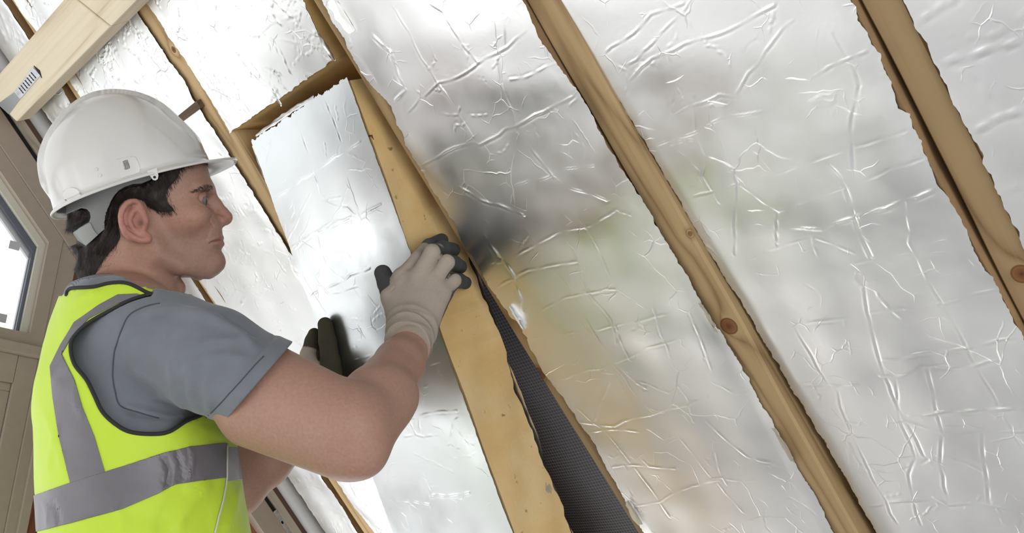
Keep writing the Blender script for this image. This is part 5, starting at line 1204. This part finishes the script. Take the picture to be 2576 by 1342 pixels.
# no hair on the ear itself
earm = np.linalg.norm(np.stack([qh[:, 0], qh[:, 1], np.abs(qh[:, 2])], 1) - ear_c, axis=1) < .052
sdv = np.where(earm & (np.abs(qh[:, 2]) > .0785), 9., sd)
Vh, Th = clip(VHd + nH * th[:, None], THd, sdv); Vh2, Th2 = thicken(Vh, Th, .0015)
m, nt, p = new_mat('dark_brown_hair'); p.inputs['Base Color'].default_value = (.020, .0145, .012, 1); p.inputs['Roughness'].default_value = .55; p.inputs['Specular IOR Level'].default_value = .35
nz = N(nt, 'ShaderNodeTexNoise', Scale=1.0, Detail=4.0); nt.links.new(mapped(nt, (300, 300, 60)), nz.inputs['Vector']); bump(nt, nz.outputs[0], p, .0015, .8); M_HAIR = m
hair = mk('hair', Vh2, Th2, M_HAIR, man, True)
def strands(name, roots, dirs, norms, L, w, mat, parent, lift=.25, seed=0, jit=.35):
    r = np.random.default_rng(seed); k = len(roots); V = []; F = []; segs = 3
    d = dirs + r.normal(size=(k, 3)) * jit; d /= np.linalg.norm(d, axis=1)[:, None]
    side = np.cross(d, norms); side /= np.linalg.norm(side, axis=1)[:, None] + 1e-9; ll = L * r.uniform(.5, 1.2, k)
    VV = np.zeros((k, segs * 2 + 1, 3))
    for j in range(segs):
        t = j / segs; c = roots + d * (ll * t)[:, None] + norms * (ll * lift * t * (1 - .5 * t))[:, None]
        VV[:, 2 * j] = c - side * w * (1 - t * .5); VV[:, 2 * j + 1] = c + side * w * (1 - t * .5)
    VV[:, -1] = roots + d * ll[:, None] + norms * (ll * lift * .5)[:, None]
    base = np.arange(k)[:, None] * (segs * 2 + 1); tr_ = []
    for j in range(segs - 1):
        tr_ += [base + np.array([2 * j, 2 * j + 1, 2 * j + 3]), base + np.array([2 * j, 2 * j + 3, 2 * j + 2])]
    tr_.append(base + np.array([2 * segs - 2, 2 * segs - 1, 2 * segs]))
    o = mk(name, VV.reshape(-1, 3), np.concatenate(tr_), mat, parent, True); o['kind'] = 'stuff'; return o
def sample(V, T, k, wsel, seed):
    r = np.random.default_rng(seed); a = np.linalg.norm(np.cross(V[T[:, 1]] - V[T[:, 0]], V[T[:, 2]] - V[T[:, 0]]), axis=1) * wsel
    i = r.choice(len(T), k, p=a / a.sum()); u = r.random((k, 2)); u[u.sum(1) > 1] = 1 - u[u.sum(1) > 1]; t = T[i]
    return V[t[:, 0]] + (V[t[:, 1]] - V[t[:, 0]]) * u[:, :1] + (V[t[:, 2]] - V[t[:, 0]]) * u[:, 1:], i
cen = Vh[Th].mean(1); qc = H(cen); pc = PIX(cen); nn = vnormals(Vh, Th)[Th].mean(1)
rt, i = sample(Vh, Th, 14000, ((qc[:, 1] < hp(300, 395)[1]) & (pc[:, 1] > 380) & (polysd(pc, np.array(STRP, float)) > 2) & ~((np.linalg.norm(np.stack([qc[:, 0], qc[:, 1], np.abs(qc[:, 2])], 1) - ear_c, axis=1) < .05) & (np.abs(qc[:, 2]) > .074))).astype(float), 3)
dn = -HU * .9 - HF * .35; dr = np.tile(dn, (len(rt), 1)); fr2 = qc[i][:, 0] > hp(360, 500)[0]; dr[fr2] = -HU * .8 + HF * .35; dr -= nn[i] * (dr * nn[i]).sum(1)[:, None]; dr /= np.linalg.norm(dr, axis=1)[:, None]
strands('hair_strands', rt, dr, nn[i], .013, .0002, M_HAIR, hair, .12, 5, .2)
# thin nape and temple hairs outside the hairline, eyebrows, lashes
cen = VHd[THd].mean(1); sdc = sdv[THd].mean(1); nd = nH[THd].mean(1); pc = PIX(cen); view = cen - np.array([0, 0, CZ]); view /= np.linalg.norm(view, axis=1)[:, None]; face_ = (nd * view).sum(1) < .15
wsel = ((sdc > -3) & (sdc < 34) & face_).astype(float) * np.exp(-np.clip(sdc, 0, None) / 11) * (pc[:, 0] < 330) * ~earm[THd].any(1)
rt, i = sample(VHd, THd, 900, wsel, 8); dr = np.tile(-HU * .5 - HF * .6, (len(rt), 1)); dr -= nd[i] * (dr * nd[i]).sum(1)[:, None]; dr /= np.linalg.norm(dr, axis=1)[:, None]
strands('nape_hair', rt, dr, nd[i], .008, .00014, M_HAIR, hair, .05, 9)
wsel = ((sdc > -3) & (sdc < 9) & face_ & (pc[:, 0] > 405)).astype(float); rt, i = sample(VHd, THd, 350, wsel, 10); dr = np.tile(-HU * .9 + HF * .2, (len(rt), 1)); dr -= nd[i] * (dr * nd[i]).sum(1)[:, None]; dr /= np.linalg.norm(dr, axis=1)[:, None]
strands('temple_hair', rt, dr, nd[i], .008, .00016, M_HAIR, hair, .06, 12)
BROW = np.array([(477,487),(490,479),(506,472),(523,467),(535,470),(536,478),(522,480),(505,482),(490,486)])
sb2 = polysd(hpix, BROW)[THd].mean(1); rt, i = sample(VHd, THd, 1300, (sb2 < 0).astype(float), 14); dr = np.tile(-HF * .9 + HU * .12, (len(rt), 1)); dr -= nd[i] * (dr * nd[i]).sum(1)[:, None]; dr /= np.linalg.norm(dr, axis=1)[:, None]
o = strands('eyebrow', rt, dr, nd[i], .0065, .00012, M_HAIR, man, .08, 15, .22)
rts = []; drs = []; nms = []
for sg in (1, -1):
    for t in np.linspace(-1.0, .75, 26):
        for up_ in (1, -1):
            c = EYE + (EYE_R + .0012) * np.array([math.cos(t) * .94, .0036 * 0 + (.30 if up_ > 0 else -.33), math.sin(t) * .94]); c[2] = EYE[2] + (c[2] - EYE[2]); rts.append(hx(c * np.array([1, 1, sg])))
            drs.append(HM.T @ (np.array([math.cos(t), .45 if up_ > 0 else -.45, math.sin(t) * sg]))); nms.append(HU * up_)
strands('eyelashes', np.array(rts), np.array(drs), np.array(nms), .0065, .00018, M_HAIR, man, .2, 17, .08)
# ---- grey head strap of the hat: a patch over the back of the head
STR = STRP
thS = np.full(len(VHd), .0125); VS0 = VHd + nH * thS[:, None]
smv = VS0.copy()
for _ in range(6):                                   # relax so that the strap spans hollows
    acc = np.zeros_like(smv); cnt = np.zeros(len(smv))
    for a, c in ((0, 1), (1, 2), (2, 0)):
        np.add.at(acc, THd[:, a], smv[THd[:, c]]); np.add.at(cnt, THd[:, a], 1); np.add.at(acc, THd[:, c], smv[THd[:, a]]); np.add.at(cnt, THd[:, c], 1)
    smv = smv * .4 + .6 * acc / np.maximum(cnt, 1)[:, None]
sdS = polysd(hmirror_pix(smv), np.array(STR, float)); a, t_ = clip(smv, THd, np.where(earm, 9., sdS)); a, t_ = thicken(a, t_, .0022)
M_STRAP = plain('grey_strap_plastic', (.20, .205, .20), .42); mk('head_strap', a, t_, M_STRAP, hat, True)
SIZ = [(186,585),(200,574),(226,560),(236,580),(246,592),(216,619)]
n3 = vnormals(smv, THd); s3v = smv + n3 * .0016; sdS = polysd(hmirror_pix(s3v), np.array(SIZ, float)); M_ADJ = plain('grey_adjuster', (.26, .265, .25), .35)
for sg in (1, -1):
    a, t_ = clip(s3v, THd, np.maximum(np.where(earm, 9., sdS), -sg * H(s3v)[:, 2] * 1000)); a, t_ = thicken(a, t_, .0016); mk('strap_adjuster', a, t_, M_ADJ, hat, True)

# ---- gloves
def ydep(px, py): return plane_hit(px, py, np.array([0, PY0, 0]), np.array([0, 1.0, 0]))
def yoff(px, py, r): p_ = ydep(px, py); p_[1] -= r; return p_
fR = nrm(ELR - WRR)
R_F = [[(W(1012, 700, 1.712), .0142), (W(1054, 650, 1.722), .0122), (W(1080, 620, 1.748), .0120), (yoff(1099, 610, .0125), .0115)],
       [(W(1052, 700, 1.698), .0142), (W(1088, 636, 1.698), .0132), (W(1114, 626, 1.735), .0126), (yoff(1128, 634, .0125), .0120)],
       [(W(1088, 712, 1.695), .0138), (W(1126, 660, 1.698), .0126), (W(1143, 664, 1.735), .0122), (yoff(1147, 676, .012), .0114)],
       [(W(1114, 738, 1.694), .0130), (W(1144, 706, 1.704), .0114), (W(1157, 707, 1.738), .0112), (yoff(1160, 716, .011), .0106)]]
R_T = [(W(1004, 796, 1.690), .0185), (W(986, 748, 1.705), .0172), (W(974, 712, 1.735), .0155), (W(963, 688, 1.752), .0138)]
R_WR = [(1008, 818), (1028, 822), (1048, 826), (1066, 832)]
CUFE = WRR + fR * .022
def gloveR(P):
    palm = None
    for (x, y), f_ in zip(R_WR, R_F):
        e = rc(P, W(x, y, 1.672), .0185, f_[0][0], f_[0][1] + .0025); palm = e if palm is None else smin(palm, e, .016)
    palm = smin(palm, rc(P, W(1015, 800, 1.69), .02, W(1010, 740, 1.715), .016), .015)
    fing = None
    for f_ in R_F: e = chain(P, f_, .004); fing = e if fing is None else smin(fing, e, .0012)
    d = smin(palm, fing, .005); d = smin(d, chain(P, R_T, .004), .011)
    cf = rc(P, W(1037, 826, 1.672), .0345, CUFE + fR * .03, .0365)
    t = (P - WRR) @ fR
    cf = cf - .0011 * np.sin(t * 330) * (t < .005) - .0016 * np.exp(-((t - .004) / .004) ** 2) - .0012 * np.exp(-((t + .012) / .003) ** 2)
    d = smin(d, cf, .014)
    d = d + .00045 * vnoise(P, 240, 31)
    return smax(d, (P - CUFE) @ fR, .0015)
gl = W(1050, 730, 1.72)
V, Q = mesh_sdf(gloveR, gl - .15, gl + .15, .0019); T = tri(Q); V = project(gloveR, V, 1)
V = px_ridges(V, T, [([(988,800),(1020,783),(1060,788),(1088,805)],1.4,5), ([(990,832),(1025,815),(1065,822),(1090,845)],1.6,5), ([(1025,668),(1010,690)],-.8,5), ([(1060,690),(1062,720)],-.8,6), ([(1030,740),(1070,735),(1110,745)],.7,9), ([(1020,770),(1050,760)],.7,7), ([(980,735),(992,722),(985,712)],-.8,3)])
n = vnormals(V, T); BEI = np.array([.50, .425, .355]); DRK = np.array([.085, .088, .088])
def segt(P, pts):
    best = np.full(len(P), 9.); tt = np.zeros(len(P))
    for i, ((a, ra), (c, rb)) in enumerate(zip(pts[:-1], pts[1:])):
        e = rc(P, a, ra, c, rb); ab = c - a; t = np.clip(((P - a) @ ab) / (ab @ ab), 0, 1); m_ = e < best; best = np.where(m_, e, best); tt = np.where(m_, i + t, tt)
    return best, tt
vd = V - np.array([0, 0, CZ]); vd /= np.linalg.norm(vd, axis=1)[:, None]
palmside = (n * vd).sum(1) * .9 + .12 * vnoise(V, 160, 33) + .42 * np.clip((PIX(V)[:, 0] - 1085) / 50, 0, 1)
dark = np.clip((palmside + .12) / .10, 0, 1) * ((V - WRR) @ fR < -.02)
bb = np.stack([segt(V, f_)[0] for f_ in R_F + [R_T]]); tt = np.stack([segt(V, f_)[1] for f_ in R_F + [R_T]]); w_ = bb.argmin(0); tmin = tt[w_, np.arange(len(V))]; bmin = bb.min(0)
lim = np.array([1.75, 1.45, 1.5, 1.55, 1.12])[w_]; dark = np.maximum(dark, np.clip((tmin - lim + .06 * vnoise(V, 200, 35)) / .05, 0, 1) * (bmin < .004))
fing_ = (w_ < 4) & (tmin > .35) & (bmin < .004); dark = np.maximum(dark, np.clip(((n * vd).sum(1) + .62 * (n @ CAM_R) - .02 + .08 * vnoise(V, 200, 37)) / .08, 0, 1) * fing_)
soil = np.clip(.4 + vnoise(V, 55, 36) * .9, 0, 1)
c = BEI * (1 - .22 * soil[:, None]) * (1 - dark[:, None]) + DRK * dark[:, None]
M_GLOVE = col_mat('knit_glove', .85, 1400, .0004, 0, .2, var=.25)
gv = mk('work_glove', V, T, M_GLOVE, man, True, c); tag(gv, 'beige knitted work glove with grey rubber fingertips, right hand')
# left glove: thumb on the foil face, fingers round behind the board's left edge
fL = nrm(ELL - WRL)
def pf_pt(px, py, r): return plane_hit(px, py, PO + MD * r, MD)
def edge_pt(px, py, r): p_ = plane_hit(px, py, np.array([0, PY1 + r, 0]), np.array([0, 1.0, 0])); return p_
L_T = [(W(838, 985, 1.945), .021), (pf_pt(832, 912, .018), .0178), (pf_pt(824, 858, .016), .0158), (pf_pt(818, 818, .0142), .0138)]
L_F = [[(W(788, 950, 1.955), .0165), (edge_pt(776, 893, .018), .0150), (edge_pt(786, 858, .015), .0135), (edge_pt(790, 842, .013), .0118)]]
b0 = L_F[0]
L_F.append([(p_ + CAM_F * .030 + CAM_D * .012, r) for p_, r in b0]); L_F.append([(p_ + CAM_F * .058 + CAM_D * .030, r * .97) for p_, r in b0]); L_F.append([(p_ + CAM_F * .082 + CAM_D * .052, r * .88) for p_, r in b0])
CUFEL = WRL + fL * .03
def gloveL(P):
    palm = None
    for f_ in L_F + [L_T]:
        e = rc(P, WRL, .028, f_[0][0], f_[0][1] + .002); palm = e if palm is None else smin(palm, e, .016)
    fing = None
    for f_ in L_F: e = chain(P, f_, .004); fing = e if fing is None else smin(fing, e, .0022)
    d = smin(palm, fing, .008); d = smin(d, chain(P, L_T, .004), .009); d = smin(d, rc(P, WRL, .033, CUFEL + fL * .03, .034), .012)
    d = d + .0005 * vnoise(P, 220, 41)
    return smax(d, (P - CUFEL) @ fL, .0015)
gl = W(825, 920, 1.98); V, Q = mesh_sdf(gloveL, gl - .16, gl + .16, .0021); T = tri(Q); V = project(gloveL, V, 1)
V = px_ridges(V, T, [([(797,862),(815,852),(822,838)],1.2,3), ([(795,885),(806,874)],1.2,3), ([(800,880),(820,890)],-1.0,4)])
q2 = PIX(V); bt_, t_ = segt(V, L_T); e1 = segt(V, L_F[0]); dk = np.clip((q2[:, 0] - (798 + (q2[:, 1] - 900) * .10) + 5 * vnoise(V, 200, 43)) / 3, 0, 1)
dk = np.maximum(dk, np.clip((e1[1] - 1.35) / .08, 0, 1) * (e1[0] < .004)); DK2 = np.array([.085, .078, .05])
c = BEI * 1.1 * (1 - dk[:, None]) + DK2 * dk[:, None]
gv = mk('work_glove', V, T, M_GLOVE, man, True, c); tag(gv, 'work glove on the left hand, dark rubber palm side showing')
print('tris', sum(len(o.data.loop_triangles) or sum(len(p_.vertices) - 2 for p_ in o.data.polygons) for o in bpy.data.objects if o.type == 'MESH'))
